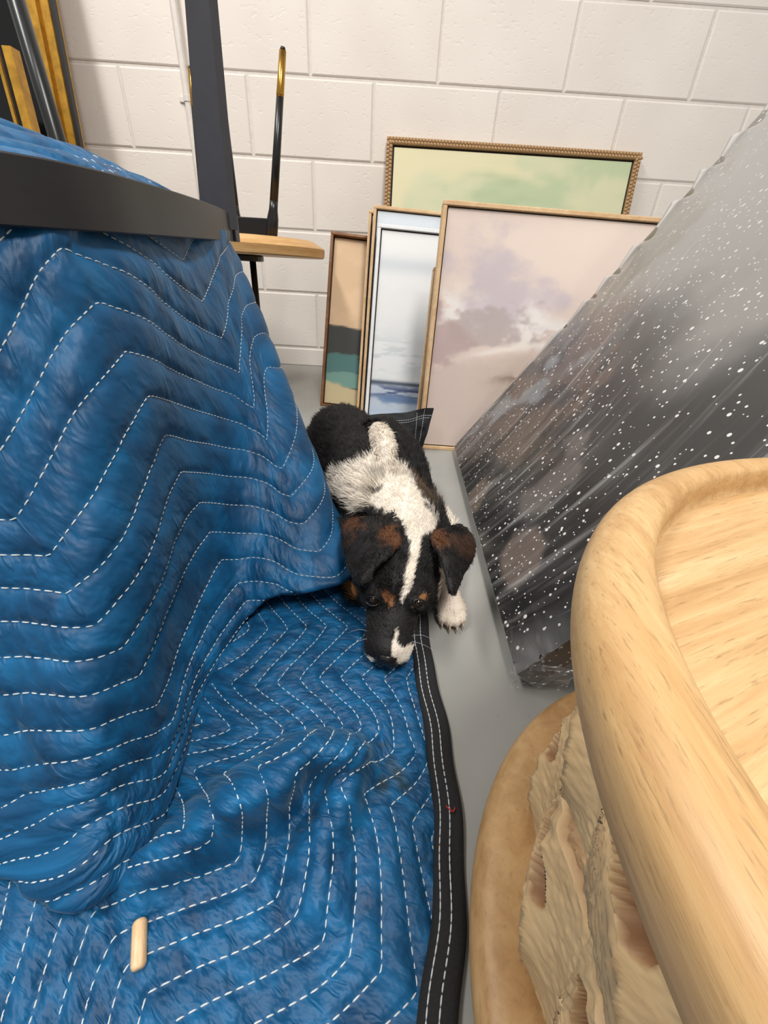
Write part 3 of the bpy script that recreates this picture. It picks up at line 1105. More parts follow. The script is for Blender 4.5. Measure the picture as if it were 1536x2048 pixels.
class Cloth:
    """grid P[n,m,3] with cloth coordinates a,b fitted to landmarks"""
    def __init__(self, P, U, Vp):
        self.P, self.U, self.Vp = P, U, Vp

    def fit(self, marks, sel, sign, reg=1e-4):
        px = to_px(self.P[sel])
        uv = np.stack([self.U[sel], self.Vp[sel]], -1)
        L, T = [], []
        for (x, y, a, k) in marks:
            d = (px[:, 0] - x) ** 2 + (px[:, 1] - y) ** 2
            i = np.argmin(d)
            if d[i] > 900:
                continue
            L.append(uv[i])
            par = tri(np.array(float(a * H_)))
            T.append((a * H_, k * S_ + sign * AMP * float(par)))
        L, T = np.array(L), np.array(T)

        def ker(A, B):
            r2 = ((A[:, None, :] - B[None]) ** 2).sum(-1) + 1e-12
            return r2 * np.log(r2) * .5
        nL = len(L)
        K = ker(L, L) + reg * np.eye(nL)
        Pm = np.c_[np.ones(nL), L]
        A = np.block([[K, Pm], [Pm.T, np.zeros((3, 3))]])
        w = np.linalg.solve(A, np.r_[T, np.zeros((3, 2))])
        uvall = np.stack([self.U.ravel(), self.Vp.ravel()], -1)
        out = np.concatenate([ker(c, L) @ w[:nL] for c in np.array_split(uvall, 12)]) + np.c_[np.ones(len(uvall)), uvall] @ w[nL:]
        self.a, self.b = out[:, 0].reshape(self.U.shape), out[:, 1].reshape(self.U.shape)
        self.f = (self.b - sign * AMP * tri(self.a)) / S_
        return self

    def normals(self):
        du = np.gradient(self.P, axis=0)
        dv = np.gradient(self.P, axis=1)
        n = np.cross(du, dv)
        n /= np.linalg.norm(n, axis=-1)[..., None] + 1e-12
        return n

    def puff(self, amt, flip, mask=None):
        N = self.normals() * flip
        fr = self.f - np.floor(self.f)
        d = np.abs(fr - .5) * 2                      # 1 on the seam
        h = amt * (1 - d ** 3.0)
        # puckers gathered along the seams
        pk = fbm(self.a * 120 + .3 * self.b * 120, self.b * 60, 0, 121, 2)
        big = fbm(self.a * 26, self.b * 22, 0, 125, 3)
        h = h + .00045 * pk * (.35 + .65 * d) + .0016 * big
        if mask is not None:
            h = h * mask
        self.P = self.P + N * h[..., None]
        self.N = self.normals() * flip
        return self

    def contours(self):
        f = self.f
        n, m = f.shape
        lines = []
        for k in range(int(math.ceil(f.min())), int(math.floor(f.max())) + 1):
            g = f - k - 1e-7
            s = g > 0
            he = s[:, 1:] != s[:, :-1]                # edge (i,j)-(i,j+1)
            ve = s[1:, :] != s[:-1, :]                # edge (i,j)-(i+1,j)
            cells = {}
            cnt = he[:-1].astype(int) + he[1:] + ve[:, :-1] + ve[:, 1:]
            ii, jj = np.where(cnt == 2)
            adj = {}
            for i, j in zip(ii.tolist(), jj.tolist()):
                ed = []
                if he[i, j]: ed.append((i, j, 0))
                if he[i + 1, j]: ed.append((i + 1, j, 0))
                if ve[i, j]: ed.append((i, j, 1))
                if ve[i, j + 1]: ed.append((i, j + 1, 1))
                adj.setdefault(ed[0], []).append(ed[1])
                adj.setdefault(ed[1], []).append(ed[0])
            seen = set()

            def walk(st):
                path, cur, prev = [st], st, None
                seen.add(st)
                while True:
                    nx = [e for e in adj[cur] if e not in seen]
                    if not nx:
                        return path
                    cur = nx[0]
                    seen.add(cur)
                    path.append(cur)
            ends = [e for e in adj if len(adj[e]) == 1]
            for e in ends + list(adj):
                if e in seen:
                    continue
                p = walk(e)
                if len(p) > 4:
                    lines.append((k, p, g))
        out = []
        for k, p, g in lines:
            pts, nrm, ij = [], [], []
            for (i, j, d) in p:
                i2, j2 = (i, j + 1) if d == 0 else (i + 1, j)
                t = g[i, j] / (g[i, j] - g[i2, j2])
                pts.append(self.P[i, j] * (1 - t) + self.P[i2, j2] * t)
                nrm.append(self.N[i, j] * (1 - t) + self.N[i2, j2] * t)
                ij.append((i, j))
            out.append((np.array(pts), np.array(nrm), np.array(ij)))
        return out


def add_dashes(mb, pts, nrm, period, dash, rad, lift, keep=None):
    # light smoothing
    for _ in range(2):
        pts[1:-1] = (pts[:-2] + 2 * pts[1:-1] + pts[2:]) / 4
    d = np.r_[0, np.cumsum(np.linalg.norm(np.diff(pts, axis=0), axis=1))]
    nrm = nrm / (np.linalg.norm(nrm, axis=1)[:, None] + 1e-9)
    s = rng.uniform(0, period)
    while s + dash < d[-1]:
        t = s + dash * np.array([0, .25, .75, 1.0]) * rng.uniform(.92, 1.06)
        p = np.stack([np.interp(t, d, pts[:, i]) for i in range(3)], -1)
        nn = np.stack([np.interp(t, d, nrm[:, i]) for i in range(3)], -1)
        s += period
        if keep is not None and not keep(p[1]):
            continue
        p = p + nn * (lift * np.array([-.6, 1, 1, -.6]))[:, None]
        tg = p[3] - p[0]
        tg /= np.linalg.norm(tg) + 1e-9
        sd = np.cross(tg, nn[1])
        sd /= np.linalg.norm(sd) + 1e-9
        V = []
        for q_, r_ in zip(p, (rad * .55, rad, rad, rad * .55)):
            for c_, s_ in ((1, 0), (0, 1), (-1, 0), (0, -1)):
                V.append(q_ + sd * r_ * c_ + nn[1] * r_ * s_)
        F = []
        for i in range(3):
            for k_ in range(4):
                l_ = (k_ + 1) % 4
                F.append((i * 4 + k_, i * 4 + l_, i * 4 + 4 + l_, i * 4 + 4 + k_))
        F += [(3, 2, 1, 0), (12, 13, 14, 15)]
        mb.add(V, F)


def mat_blanket():
    t = NT('blue_quilted_fabric')
    ab = t.n('ShaderNodeAttribute', attribute_name='ab').outputs['Vector']
    st = t.n('ShaderNodeAttribute', attribute_name='stain').outputs['Fac']
    w1 = t.noise(t.mapping(ab, (95, 72, 1), (0, 0, .5)), 1, 2, .5, .2)
    w2 = t.noise(t.mapping(ab, (42, 34, 1), (0, 0, -.3)), 1, 2, .5, .25)
    w3 = t.noise(ab, 1400, 1)
    pk = t.ramp(t.noise(t.mapping(ab, (190, 55, 1), (0, 0, .35)), 1, 0, .4, .1), [(.20, (0, 0, 0)), (.32, (1, 1, 1))])
    h = t.math('ADD', t.math('ADD', t.math('MULTIPLY', w1, .8), t.math('MULTIPLY', w2, 1.5)), t.math('ADD', t.math('MULTIPLY', w3, .02), t.math('MULTIPLY', pk, .20)))
    c = t.ramp(w2, [(.28, rgba((2, 54, 90))), (.5, rgba((6, 74, 116))), (.72, rgba((16, 96, 144)))])  # crinkle light and shade put into the blue tones
    c = t.mix(t.math('MULTIPLY', st, .75), c, rgba((38, 52, 52)))
    t.set(Base_Color=c, Roughness=.52, Normal=t.bump(h, .7, .0055))
    t.b.inputs['Specular IOR Level'].default_value = .33
    t.b.inputs['Sheen Weight'].default_value = .12
    t.b.inputs['Sheen Roughness'].default_value = .4
    t.b.inputs['Sheen Tint'].default_value = (.45, .75, 1, 1)
    return t.m


M_BLUE = mat_blanket()
blk = empty('moving_blanket', (-.2, .3, 0), 'blue quilted moving blanket with black binding draped from furniture onto the floor', 'blanket')
BO = np.array([-.2, .3, 0])
PARTS = {}


def cloth_obj(name, C, stain=None, mat=None):
    n, m = C.U.shape
    me = mesh(name, C.P.reshape(-1, 3) - BO, grid_faces(n, m), True)
    at = me.attributes.new('ab', 'FLOAT_VECTOR', 'POINT')
    at.data.foreach_set('vector', np.stack([C.a, C.b, C.a * 0], -1).astype(np.float32).ravel())
    at = me.attributes.new('stain', 'FLOAT', 'POINT')
    at.data.foreach_set('value', (np.zeros(n * m) if stain is None else stain.ravel()).astype(np.float32))
    PARTS[name] = obj(name, me, mat or M_BLUE, blk)
    return PARTS[name]


# -- hanging side: columns run along the furniture, rows from the rim to the floor
cols = [  # top x,y   bottom x,y  bottom z   mid bulge (outward)
    (-.62, .30, -.66, .22, .012, .00),
    (-.42, .235, -.47, .13, .012, .00),
    (-.27, .258, -.292, .126, .030, .004),
    (-.225, .292, -.222, .110, .032, .006),
    (-.207, .322, -.166, .098, .030, .006),
    (-.203, .36, -.158, .130, .018, .006),
    (-.203, .43, -.172, .235, .008, .000),
    (-.208, .52, -.155, .338, .018, -.006),
    (-.216, .60, -.114, .362, .042, -.016),
    (-.226, .665, -.075, .368, .046, .000),
    (-.238, .715, -.036, .405, .046, .010),
    (-.265, .755, -.060, .520, .036, .010),
    (-.33, .772, -.18, .660, .012, .004),
    (-.45, .775, -.36, .70, .012, .00)]
cols = np.array(cols)
NU, NV = 380, 300
cc = catmull(np.c_[cols[:, :2], cols[:, 2:]], NU)      # chord by top xy + bottom x
U = np.linspace(0, 1, NU)[None, :].repeat(NV, 0)
tv = np.linspace(0, 1.10, NV)
T_ = tv[:, None].repeat(NU, 1)
t1 = np.clip(T_, 0, 1)
top, bot = cc[:, :2], cc[:, 2:4]
wgt = t1 ** 1.18
plan_xy = top[None] * (1 - wgt[..., None]) + bot[None] * wgt[..., None]
out = np.stack([np.gradient(bot[:, 1]), -np.gradient(bot[:, 0])], -1)
out /= np.linalg.norm(out, axis=1)[:, None]
plan_xy = plan_xy + out[None] * (cc[:, 5][None, :] * 4 * t1 * (1 - t1))[..., None]
ztop = ring_z(np.clip(top[:, 1], 0, 1)) - BH + .012
zz = ztop[None] * (1 - t1) + cc[:, 4][None] * t1
# rounded turn-under at the hem
tu = np.clip((T_ - 1) / .10, 0, 1)
rad = .024
plan_xy = plan_xy + out[None] * (.012 * np.sin(np.pi * np.clip((T_ - .90) / .20, 0, 1)))[..., None] - out[None] * (rad * 1.5 * tu)[..., None]
zz = zz - np.where(tu > 0, np.minimum(cc[:, 4][None] * .62, rad) * np.sin(tu * np.pi / 2), 0)
plan_xy = plan_xy - out[None] * (.009 * (1 - sstep(.02, .11, T_)))[..., None]
# soft vertical body folds
fold = .004 * fbm(U * 9, T_ * 2.2, 0, 131, 3) * np.sin(np.pi * np.clip(t1 * .9 + .1, 0, 1))
plan_xy = plan_xy + out[None] * fold[..., None]
DR = Cloth(np.concatenate([plan_xy, zz[..., None]], -1), U * 2.4, T_)
peaks = [(125, 495), (194, 604), (246, 703), (292, 791), (328, 871), (358, 944), (397, 1006), (422, 1064), (444, 1118), (474, 1167)]
marks = [(x, y, 0, k) for k, (x, y) in enumerate(peaks)]
marks += [(x, y, 1, k) for k, (x, y) in zip(range(-2, 6), [(365, 521), (403, 604), (440, 677), (476, 748), (506, 817), (533, 880), (563, 937), (581, 992)])]
marks += [(x, y, 2, k) for k, (x, y) in zip(range(0, 4), [(467, 545), (489, 610), (513, 675), (538, 732)])]
marks += [(x, y, -1, k) for k, (x, y) in zip(range(2, 10), [(30, 1042), (100, 1115), (140, 1188), (185, 1249), (245, 1298), (285, 1352), (315, 1408), (338, 1448)])]
marks += [(47, 1587, -2, 10), (105, 1626, -2, 11), (169, 1651, -2, 12), (206, 1687, -2, 13)]
marks += [(340, 1490, -1, 10), (325, 1548, -1.05, 11), (318, 1592, -1.1, 12), (306, 1640, -1.2, 13)]
sel = (DR.U < 2.4 * .80) & (DR.Vp <= 1.02)
DR.fit(marks, sel, 1.0)
DR.puff(.0030, 1.0)
if DR.N[NV // 2, int(NU * .45)][0] < 0:
    DR.N = -DR.N
cloth_obj('side_drape', DR)

# -- floor part as a height field with folds
hem_px = [(.040, -.20), (.044, -.05), (.057, .045), (.070, .09), (.0765, .131), (.0745, .204), (.069, .29), (.0645, .371), (.055, .48), (.045, .60), (.05, .74), (.075, .86), (.085, .925)]
hem = catmull(np.c_[np.array(hem_px), np.zeros(len(hem_px))], 400)[:, :2]
BWID = .0205
NS, NTt = 300, 430
tt_ = np.linspace(-.2, .925, NTt)
hx = np.interp(tt_, hem[:, 1], hem[:, 0]) - BWID + .002
left = -.55 + 0 * tt_
sgrid = np.linspace(0, 1, NS) ** .8
X = left[:, None] + (hx - left)[:, None] * sgrid[None]
Y = tt_[:, None].repeat(NS, 1)


def ridge_h(X, Y, pts, flat=0.0):
    """max over a polyline of (x, y, height, width): smooth rounded ridge"""
    h = np.zeros_like(X)
    pts = catmull(np.array(pts), 40)
    for (x, y, hh, w) in pts:
        d2 = ((X - x) ** 2 + (Y - y) ** 2) / (w * w)
        h = np.maximum(h, hh * np.exp(-d2 ** 1.35))
    return h


def W(u, v, z):
    p = onz(u, v, z)
    return p[0], p[1]


Z = .0045 + .0028 * (fbm(X * 9, Y * 9, 0, 141, 3) + .6)
r1 = [(*W(300, 1735, .02), .022, .016), (*W(370, 1668, .03), .034, .018), (*W(460, 1580, .042), .052, .021), (*W(550, 1510, .055), .062, .023), (*W(630, 1470, .055), .062, .022), (*W(690, 1480, .045), .050, .018)]
r2 = [(*W(690, 1500, .04), .040, .016), (*W(672, 1590, .03), .030, .015), (*W(640, 1680, .02), .020, .016), (*W(648, 1780, .012), .011, .018)]
hh = np.maximum(ridge_h(X, Y, r1), ridge_h(X, Y, r2))
dx_, dy_ = W(604, 1590, .02)
hh = hh * (1 - .85 * np.exp(-(((X - dx_) / .009) ** 2 + ((Y - dy_) / .015) ** 2)))
lean_ = np.clip(hh / .06, 0, 1) ** 1.6
Z = Z + hh
# soft rises: under the lifted drape, left lump, near the dog's chin
for (u, v, z, h_, w) in ((60, 1760, .01, .012, .05), (560, 1330, 0, .006, .06), (470, 1900, 0, .006, .05), (130, 1930, 0, .007, .06)):
    x, y = W(u, v, z)
    Z = Z + h_ * np.exp(-(((X - x) ** 2 + (Y - y) ** 2) / w ** 2))
# settle flat at the hem
Z = Z * (1 - .55 * sstep(.05, 0, hx[:, None] - X))
XS, YS = X + .014 * lean_, Y - .018 * lean_
FLR = Cloth(np.stack([XS, YS, Z], -1), X.copy(), Y.copy())
fm = []
for a, ks, pts in ((0, range(0, 9), [(507, 1371), (552, 1367), (598, 1359), (639, 1357), (682, 1354), (723, 1357), (767, 1356), (812, 1354), (853, 1359)]),
                   (1, range(-2, 2), [(538, 1258), (575, 1260), (613, 1256), (653, 1255)]),
                   (-1, range(4, 8), [(760, 1465), (791, 1499), (834, 1506), (883, 1509)]),
                   (-2, range(4, 9), [(654, 1571), (682, 1574), (726, 1585), (781, 1617), (822, 1651)]),
                   (-3, range(0, 8), [(478, 1719), (509, 1762), (556, 1794), (594, 1825), (650, 1878), (703, 1912), (762, 1944), (834, 1981)]),
                   (-4, range(-1, 4), [(146, 1767), (188, 1821), (224, 1879), (255, 1934), (294, 1990)])):
    fm += [(x, y, a, k) for k, (x, y) in zip(ks, pts)]
FLR.fit(fm, np.ones_like(X, bool), 1.0, reg=2e-6)
FLR.puff(.0030, 1.0)
if FLR.N[NTt // 2, NS // 2][2] < 0:
    FLR.P = FLR.P + 0
    FLR = Cloth(np.stack([XS, YS, Z], -1), X.copy(), Y.copy()).fit(fm, np.ones_like(X, bool), 1.0, reg=2e-6).puff(.0030, -1.0)
FLR.P[..., 2] = np.maximum(FLR.P[..., 2], .002)
stain = np.zeros_like(X)
for (u, v, rx, ry) in ((765, 1487, .012, .004), (765, 1560, .010, .016), (790, 1545, .014, .012)):
    x, y = W(u, v, .012)
    stain = np.maximum(stain, sstep(1.2, .4, np.hypot((X - x) / rx, (Y - y) / ry) + .5 * fbm(X * 90, Y * 90, 0, 151, 3)))
cloth_obj('floor_spread', FLR, stain)

# -- seams
for C, nm in ((DR, 'side_drape'), (FLR, 'floor_spread')):
    st = MB()
    for pts, nrm, ij in C.contours():
        if C is DR:
            kp = lambda p: p[0] > -.45
        else:
            kp = lambda p: p[0] > -.40 and p[1] > -.19
        add_dashes(st, pts, nrm, .0064, .0049, .00052, .0004, kp)
    obj('quilting_stitches', mesh('quilting_stitches', np.concatenate(st.V) - BO, st.F, True), M_THREAD, PARTS[nm], kind='stuff')

# -- black binding along the free edge
nB = len(hem)
tg = np.gradient(hem, axis=0)
tg /= np.linalg.norm(tg, axis=1)[:, None]
nr = np.stack([tg[:, 1], -tg[:, 0]], -1)
wv = .0014 * np.sin(hem[:, 1] * 37) + .0008 * np.sin(hem[:, 1] * 91)
prof = [(-BWID - .001, .0035), (-BWID - .001, .0085), (-BWID * .75, .0098), (-BWID * .45, .0092), (-BWID * .15, .0086), (0.0006, .0068), (.0016, .004), (0, .0015), (-BWID * .5, .0012)]
V = np.zeros((nB, len(prof), 3))
for k_, (dn, dz) in enumerate(prof):
    V[:, k_, :2] = hem + nr * (dn + wv * (1 if dn > -.01 else .6))[:, None]
    V[:, k_, 2] = dz + .0008 * np.sin(hem[:, 1] * 60 + k_)
V[..., 2] = np.maximum(V[..., 2], .0012)
me = mesh('edge_binding', V.reshape(-1, 3) - BO, grid_faces(nB, len(prof), True), True)
bind = obj('edge_binding', me, M_BIND, blk)
bs = MB()
for fr_ in (.82, .46):
    pp = np.c_[hem + nr * (-BWID * fr_ + wv)[:, None], np.full(nB, .0098 if fr_ > .6 else .0096)]
    pp[:, 2] += .0006 * np.sin(hem[:, 1] * 60 + 2)
    add_dashes(bs, pp.copy(), np.tile([0, 0, 1.0], (nB, 1)), .0052, .0050, .00055, .0003)
obj('binding_stitches', mesh('binding_stitches', np.concatenate(bs.V) - BO, bs.F, True), M_THREAD, bind, kind='stuff')
# a bit of red thread caught in the seam
rp = onz(900, 1618, .011)
MB().tube(catmull(np.array([rp + [-.003, .002, 0], rp + [0, -.001, .001], rp + [.002, -.002, .0006], rp + [.004, .001, 0]]) - BO, 10), .0005, 6).build('red_lint', plain('red_thread', (176, 40, 36), .7), bind, True)
# loose loop of thread at the left hem
lp = [onz(60, 1672, .02), onz(52, 1664, .022), onz(30, 1668, .022), onz(22, 1676, .02), onz(34, 1682, .018), onz(58, 1672, .02), onz(75, 1665, .024)]
MB().tube(catmull(np.array(lp) - BO, 40), .0006, 6).build('loose_thread', M_THREAD, blk, True)

# -- quilted top visible above the rim
n, m = 120, 170
cxy = np.array([-.43, .50])
rr, aa = np.meshgrid(np.linspace(0, 1, n), np.linspace(0, 2 * math.pi, m), indexing='ij')
rad_of = np.hypot(*(RP - cxy).T)
ang_of = np.arctan2(RP[:, 1] - cxy[1], RP[:, 0] - cxy[0])
srt = np.argsort(ang_of)
rmax = np.interp((aa + math.pi) % (2 * math.pi) - math.pi, ang_of[srt], rad_of[srt], period=2 * math.pi) - .016
Xt, Yt = cxy[0] + rr * rmax * np.cos(aa), cxy[1] + rr * rmax * np.sin(aa)
Zt = ring_z(Yt) - .012 + .050 * (1 - rr ** 3.2) * (1 - .4 * sstep(.5, .8, Yt)) + .004 * fbm(Xt * 12, Yt * 12, 0, 161, 3)
TP = Cloth(np.stack([Xt, Yt, Zt], -1), Xt, Yt)
TP.a, TP.b = Xt * .7 + Yt * .7, Yt * .7 - Xt * .7
TP.f = (TP.b - AMP * tri(TP.a)) / S_
TP.N = TP.normals()
flip = 1.0 if TP.N[n // 2, m // 2][2] > 0 else -1.0
TP.puff(.004, flip)
cloth_obj('top_cover', TP)
st = MB()
for pts, nrm, ij in TP.contours():
    add_dashes(st, pts, nrm, .0064, .0049, .00052, .0004)
obj('top_stitches', mesh('top_stitches', np.concatenate(st.V) - BO, st.F, True), M_THREAD, PARTS['top_cover'], kind='stuff')

# -- corner folded up against the pictures, black lining outwards
M_LINING = plain('black_lining', (27, 27, 29), .8, grain=.3, gscale=300)
flap_top = [ony(640, 842, .915), ony(700, 836, .915), ony(760, 829, .915), ony(815, 826, .913), ony(850, 818, .912), ony(868, 818, .910)]
flap_bot = [onz(645, 900, .004), onz(700, 905, .004), onz(745, 905, .004), onz(790, 905, .004), onz(822, 900, .004), onz(842, 888, .004)]
n, m = 40, 90
ft, fb = catmull(np.array(flap_top), m), catmull(np.array(flap_bot), m)
t_ = np.linspace(0, 1, n)[:, None, None]
Pf = fb[None] * (1 - t_) + ft[None] * t_
Pf[..., 1] = np.minimum(Pf[..., 1], .915) - .022 * np.sin(np.pi * t_[..., 0]) * np.linspace(1, .4, m)[None]
Pf[..., 1] -= .0035 * (np.sin(np.linspace(0, 26, m))[None] * np.sin(t_[..., 0] * 16) * .5 + fbm(np.linspace(0, 9, m)[None], t_[..., 0] * 5, 0, 171, 3) * .5)
FL = Cloth(Pf, t_[..., 0].repeat(m, 1), np.linspace(0, 1, m)[None].repeat(n, 0))
FL.a, FL.b = FL.U * .1, FL.Vp * .2
me = mesh('folded_corner', np.concatenate([Pf.reshape(-1, 3), Pf.reshape(-1, 3) + [0, .006, 0]]) - BO,
          np.concatenate([grid_faces(n, m), grid_faces(n, m)[:, ::-1] + n * m]), True)
fcr = obj('folded_corner', me, M_LINING, blk)
fs = MB()
nn = np.tile([0, -1., .2], (m, 1))
for tt2 in (.86, .80):
    add_dashes(fs, Pf[int(tt2 * (n - 1))].copy() + [0, -.0006, 0], nn, .0052, .0044, .0005, .0004)
nn = np.tile([0, -1., .2], (n, 1))
for jj in (m - 8, m - 14):
    add_dashes(fs, Pf[:, jj].copy() + [0, -.0006, 0], nn, .0052, .0044, .0005, .0004)
obj('folded_corner_stitches', mesh('fs', np.concatenate(fs.V) - BO, fs.F, True), M_THREAD, fcr, kind='stuff')

# ------------------------------------------------------------------ wooden dowel pin on the blanket
M_DOWEL = mat_wood('beech_dowel', (196, 158, 116), (214, 180, 138), (228, 198, 160), (8, 8, 1), .55, .25, 25)
da, db = onz(280, 1838, .019), onz(277, 1940, .017)
ax = db - da
Ld = np.linalg.norm(ax)
dow = tag(obj('dowel_pin', MB().lathe([(0, 0), (.0024, 0), (.0034, .0006), (.0042, .0022), (.0042, .5 * Ld), (.0042, Ld - .0022), (.0034, Ld - .0006), (.0024, Ld), (0, Ld)], 18).mesh('dowel_pin', True), M_DOWEL, loc=tuple(da)), 'small round beech dowel pin lying on the blue blanket', 'dowel')
dow.rotation_mode = 'QUATERNION'
dow.rotation_quaternion = Vector(ax).to_track_quat('Z', 'Y')

# ------------------------------------------------------------------ puppy
def unit(v):
    v = np.asarray(v, float)
    return v / np.linalg.norm(v)


HC = onz(797, 1122, .080)                       # centre of the skull
NT_ = onz(771, 1326, .030)                      # tip of the nose
hf = unit(NT_ - HC)
hs = unit(np.cross(np.array([0, 0, 1.0]), hf))  # towards +x
hs = unit(hs + np.array([0, 0, .04]))
hs = unit(hs - hf * (hs @ hf))
hu = np.cross(hf, hs)
if hu[2] < 0:
    hu = -hu
HL = np.linalg.norm(NT_ - HC)


def hp(s, f, u):
    return HC + hs * s + hf * f + hu * u


HB = np.stack([hs, hf, hu], 1)


def ell(mb, c, a, B=None):
    mb.ellipsoid(c, (np.eye(3) if B is None else B) @ np.diag(a), 22, 14)


def chain(mb, pts, n=9):
    """overlapping spheres along a smooth path of (x, y, z, r)"""
    for p in catmull(np.array(pts, float), n):
        mb.ellipsoid(p[:3], np.eye(3) * p[3], 16, 10)


bd = MB()
# head
ell(bd, hp(0, -.004, -.002), (.046, .047, .040), HB)
ell(bd, hp(0, .026, .006), (.038, .034, .028), HB)
for sg in (-1, 1):
    ell(bd, hp(.026 * sg, .020, -.014), (.026, .034, .024), HB)
    ell(bd, hp(.021 * sg, .047, .014), (.015, .017, .012), HB)
    ell(bd, hp(.0120 * sg, HL - .025, -.010), (.0140, .024, .0145), HB)
for t in np.linspace(0, 1, 7):
    ell(bd, hp(0, .045 + t * (HL - .066), -.002 - .005 * t), (.0300 - .0065 * t, .020, .0240 - .0060 * t), HB)
ell(bd, hp(0, HL - .014, .001), (.014, .013, .011), HB)
ell(bd, hp(0, .06, -.021), (.020, .050, .013), HB)
# neck, trunk
SH = onz(752, 985, .088)
chain(bd, [(*hp(0, -.022, -.004), .040), (*(onz(800, 1040, .080)), .045), (*(onz(772, 1000, .082)), .056), (*SH, .062)], 8)
body_pts = [(*SH, .062), (*onz(728, 945, .082), .068), (*onz(706, 915, .078), .070), (*onz(690, 895, .076), .072), (*onz(683, 880, .074), .068)]
chain(bd, body_pts, 12)
ell(bd, onz(735, 985, .045), (.075, .07, .042))
ell(bd, onz(700, 925, .040), (.085, .10, .038))
# haunches
HQ = onz(785, 915, .062)
chain(bd, [(*onz(765, 890, .085), .050), (*onz(792, 925, .066), .052), (*onz(815, 960, .05), .040), (*onz(835, 985, .036), .030)], 8)
ell(bd, onz(628, 915, .055), (.055, .07, .05))
# right hind leg lying on the floor, white foot forward
chain(bd, [(*onz(822, 965, .045), .034), (*onz(845, 992, .030), .022), (*onz(868, 1018, .020), .0150), (*onz(884, 1034, .016), .0145), (*onz(898, 1047, .013), .012)], 12)
# near foreleg
chain(bd, [(*onz(838, 1030, .062), .038), (*onz(868, 1085, .045), .026), (*onz(884, 1135, .030), .0175), (*onz(893, 1180, .021), .0155), (*onz(899, 1205, .018), .0165)], 14)
PW = onz(903, 1222, .015)
pf = unit(onz(912, 1262, .012) - onz(898, 1195, .012))
ps = np.cross(pf, [0, 0, 1.0])
if ps[0] < 0:
    ps = -ps
ell(bd, PW - pf * .006, (.0185, .018, .0135), np.stack([ps, pf, [0, 0, 1]], 1))
toes = []
for o_, fw in ((-.0128, .005), (-.0044, .0115), (.0044, .0115), (.0128, .005)):
    c = PW + ps * o_ + pf * fw + np.array([0, 0, -.004])
    toes.append(c)
    ell(bd, c, (.0054, .0098, .0082), np.stack([ps, pf, [0, 0, 1]], 1))
# far foreleg folded under the chin
chain(bd, [(*onz(700, 1080, .05), .032), (*onz(705, 1150, .022), .018), (*onz(715, 1185, .016), .015)], 8)
# tail lying over the back
tail_pts = catmull(np.array([(*onz(735, 868, .130), .016), (*onz(748, 858, .146), .014), (*onz(760, 866, .153), .0145), (*onz(768, 888, .154), .0150), (*onz(774, 908, .150), .0125), (*onz(778, 922, .145), .008)]), 14)
for p in tail_pts:
    bd.ellipsoid(p[:3], np.eye(3) * p[3], 12, 8)


# ears: thick curved flaps
def ear(rows, bulge, thick=.0052):
    n, m = 16, 12
    L = catmull(np.array([onz(*r[0], r[2]) for r in rows]), n)
    Rr = catmull(np.array([onz(*r[1], r[3]) for r in rows]), n)
    t = np.linspace(0, 1, m)[None, :, None]
    P = L[:, None] * (1 - t) + Rr[:, None] * t
    view = unit(CAMP - P.mean((0, 1)))
    P = P + view * (bulge * np.sin(np.pi * t))
    N = np.cross(np.gradient(P, axis=0), np.gradient(P, axis=1))
    N /= np.linalg.norm(N, axis=-1)[..., None]
    if (N.mean((0, 1)) @ view) < 0:
        N = -N
    A, B = P + N * thick * .5, P - N * thick * .5
    V = np.concatenate([A.reshape(-1, 3), B.reshape(-1, 3)])
    F = [tuple(f) for f in grid_faces(n, m)] + [tuple(f[::-1] + n * m) for f in grid_faces(n, m)]
    per = list(range(m)) + [i * m + m - 1 for i in range(1, n)] + [(n - 1) * m + j for j in range(m - 2, -1, -1)] + [i * m for i in range(n - 2, 0, -1)]
    for i in range(len(per)):
        j = (i + 1) % len(per)
        F.append((per[i], per[j], per[j] + n * m, per[i] + n * m))
    return V, F, P


earL_rows = [((702, 1036), (786, 1032), .106, .118), ((686, 1052), (799, 1056), .104, .122), ((684, 1080), (800, 1088), .098, .121), ((690, 1108), (782, 1108), .094, .118), ((698, 1135), (757, 1134), .092, .112), ((709, 1156), (738, 1158), .092, .103), ((717, 1166), (728, 1167), .092, .097)]
earR_rows = [((866, 1064), (918, 1048), .112, .102), ((863, 1076), (940, 1066), .116, .100), ((868, 1092), (950, 1090), .116, .094), ((878, 1112), (946, 1116), .110, .088), ((886, 1138), (932, 1140), .102, .084), ((894, 1165), (917, 1166), .094, .082), ((901, 1186), (908, 1187), .088, .082)]
eL = ear(earL_rows, .010)
eR = ear(earR_rows, .010)
bd.add(eL[0], eL[1])
bd.add(eR[0], eR[1])

tmp = bpy.data.objects.new('tmp_body', bd.mesh('tmp_body'))
COL.objects.link(tmp)
md = tmp.modifiers.new('r', 'REMESH')
md.mode = 'VOXEL'
md.voxel_size = .0023
md = tmp.modifiers.new('s', 'SMOOTH')
md.factor = .5
md.iterations = 5
dg = bpy.context.evaluated_depsgraph_get()
dg.update()
bme = bpy.data.meshes.new_from_object(tmp.evaluated_get(dg))
bpy.data.objects.remove(tmp)
bme.name = 'body'
nv = len(bme.vertices)
BV = np.zeros(nv * 3, np.float32)
bme.vertices.foreach_get('co', BV)
BV = BV.reshape(-1, 3).astype(float)
BV[:, 2] = np.maximum(BV[:, 2], .0022)
bme.vertices.foreach_set('co', BV.astype(np.float32).ravel())
bme.polygons.foreach_set('use_smooth', np.ones(len(bme.polygons), bool))
bme.update()
BN = np.zeros(nv * 3, np.float32)
bme.vertices.foreach_get('normal', BN)
BN = BN.reshape(-1, 3).astype(float)

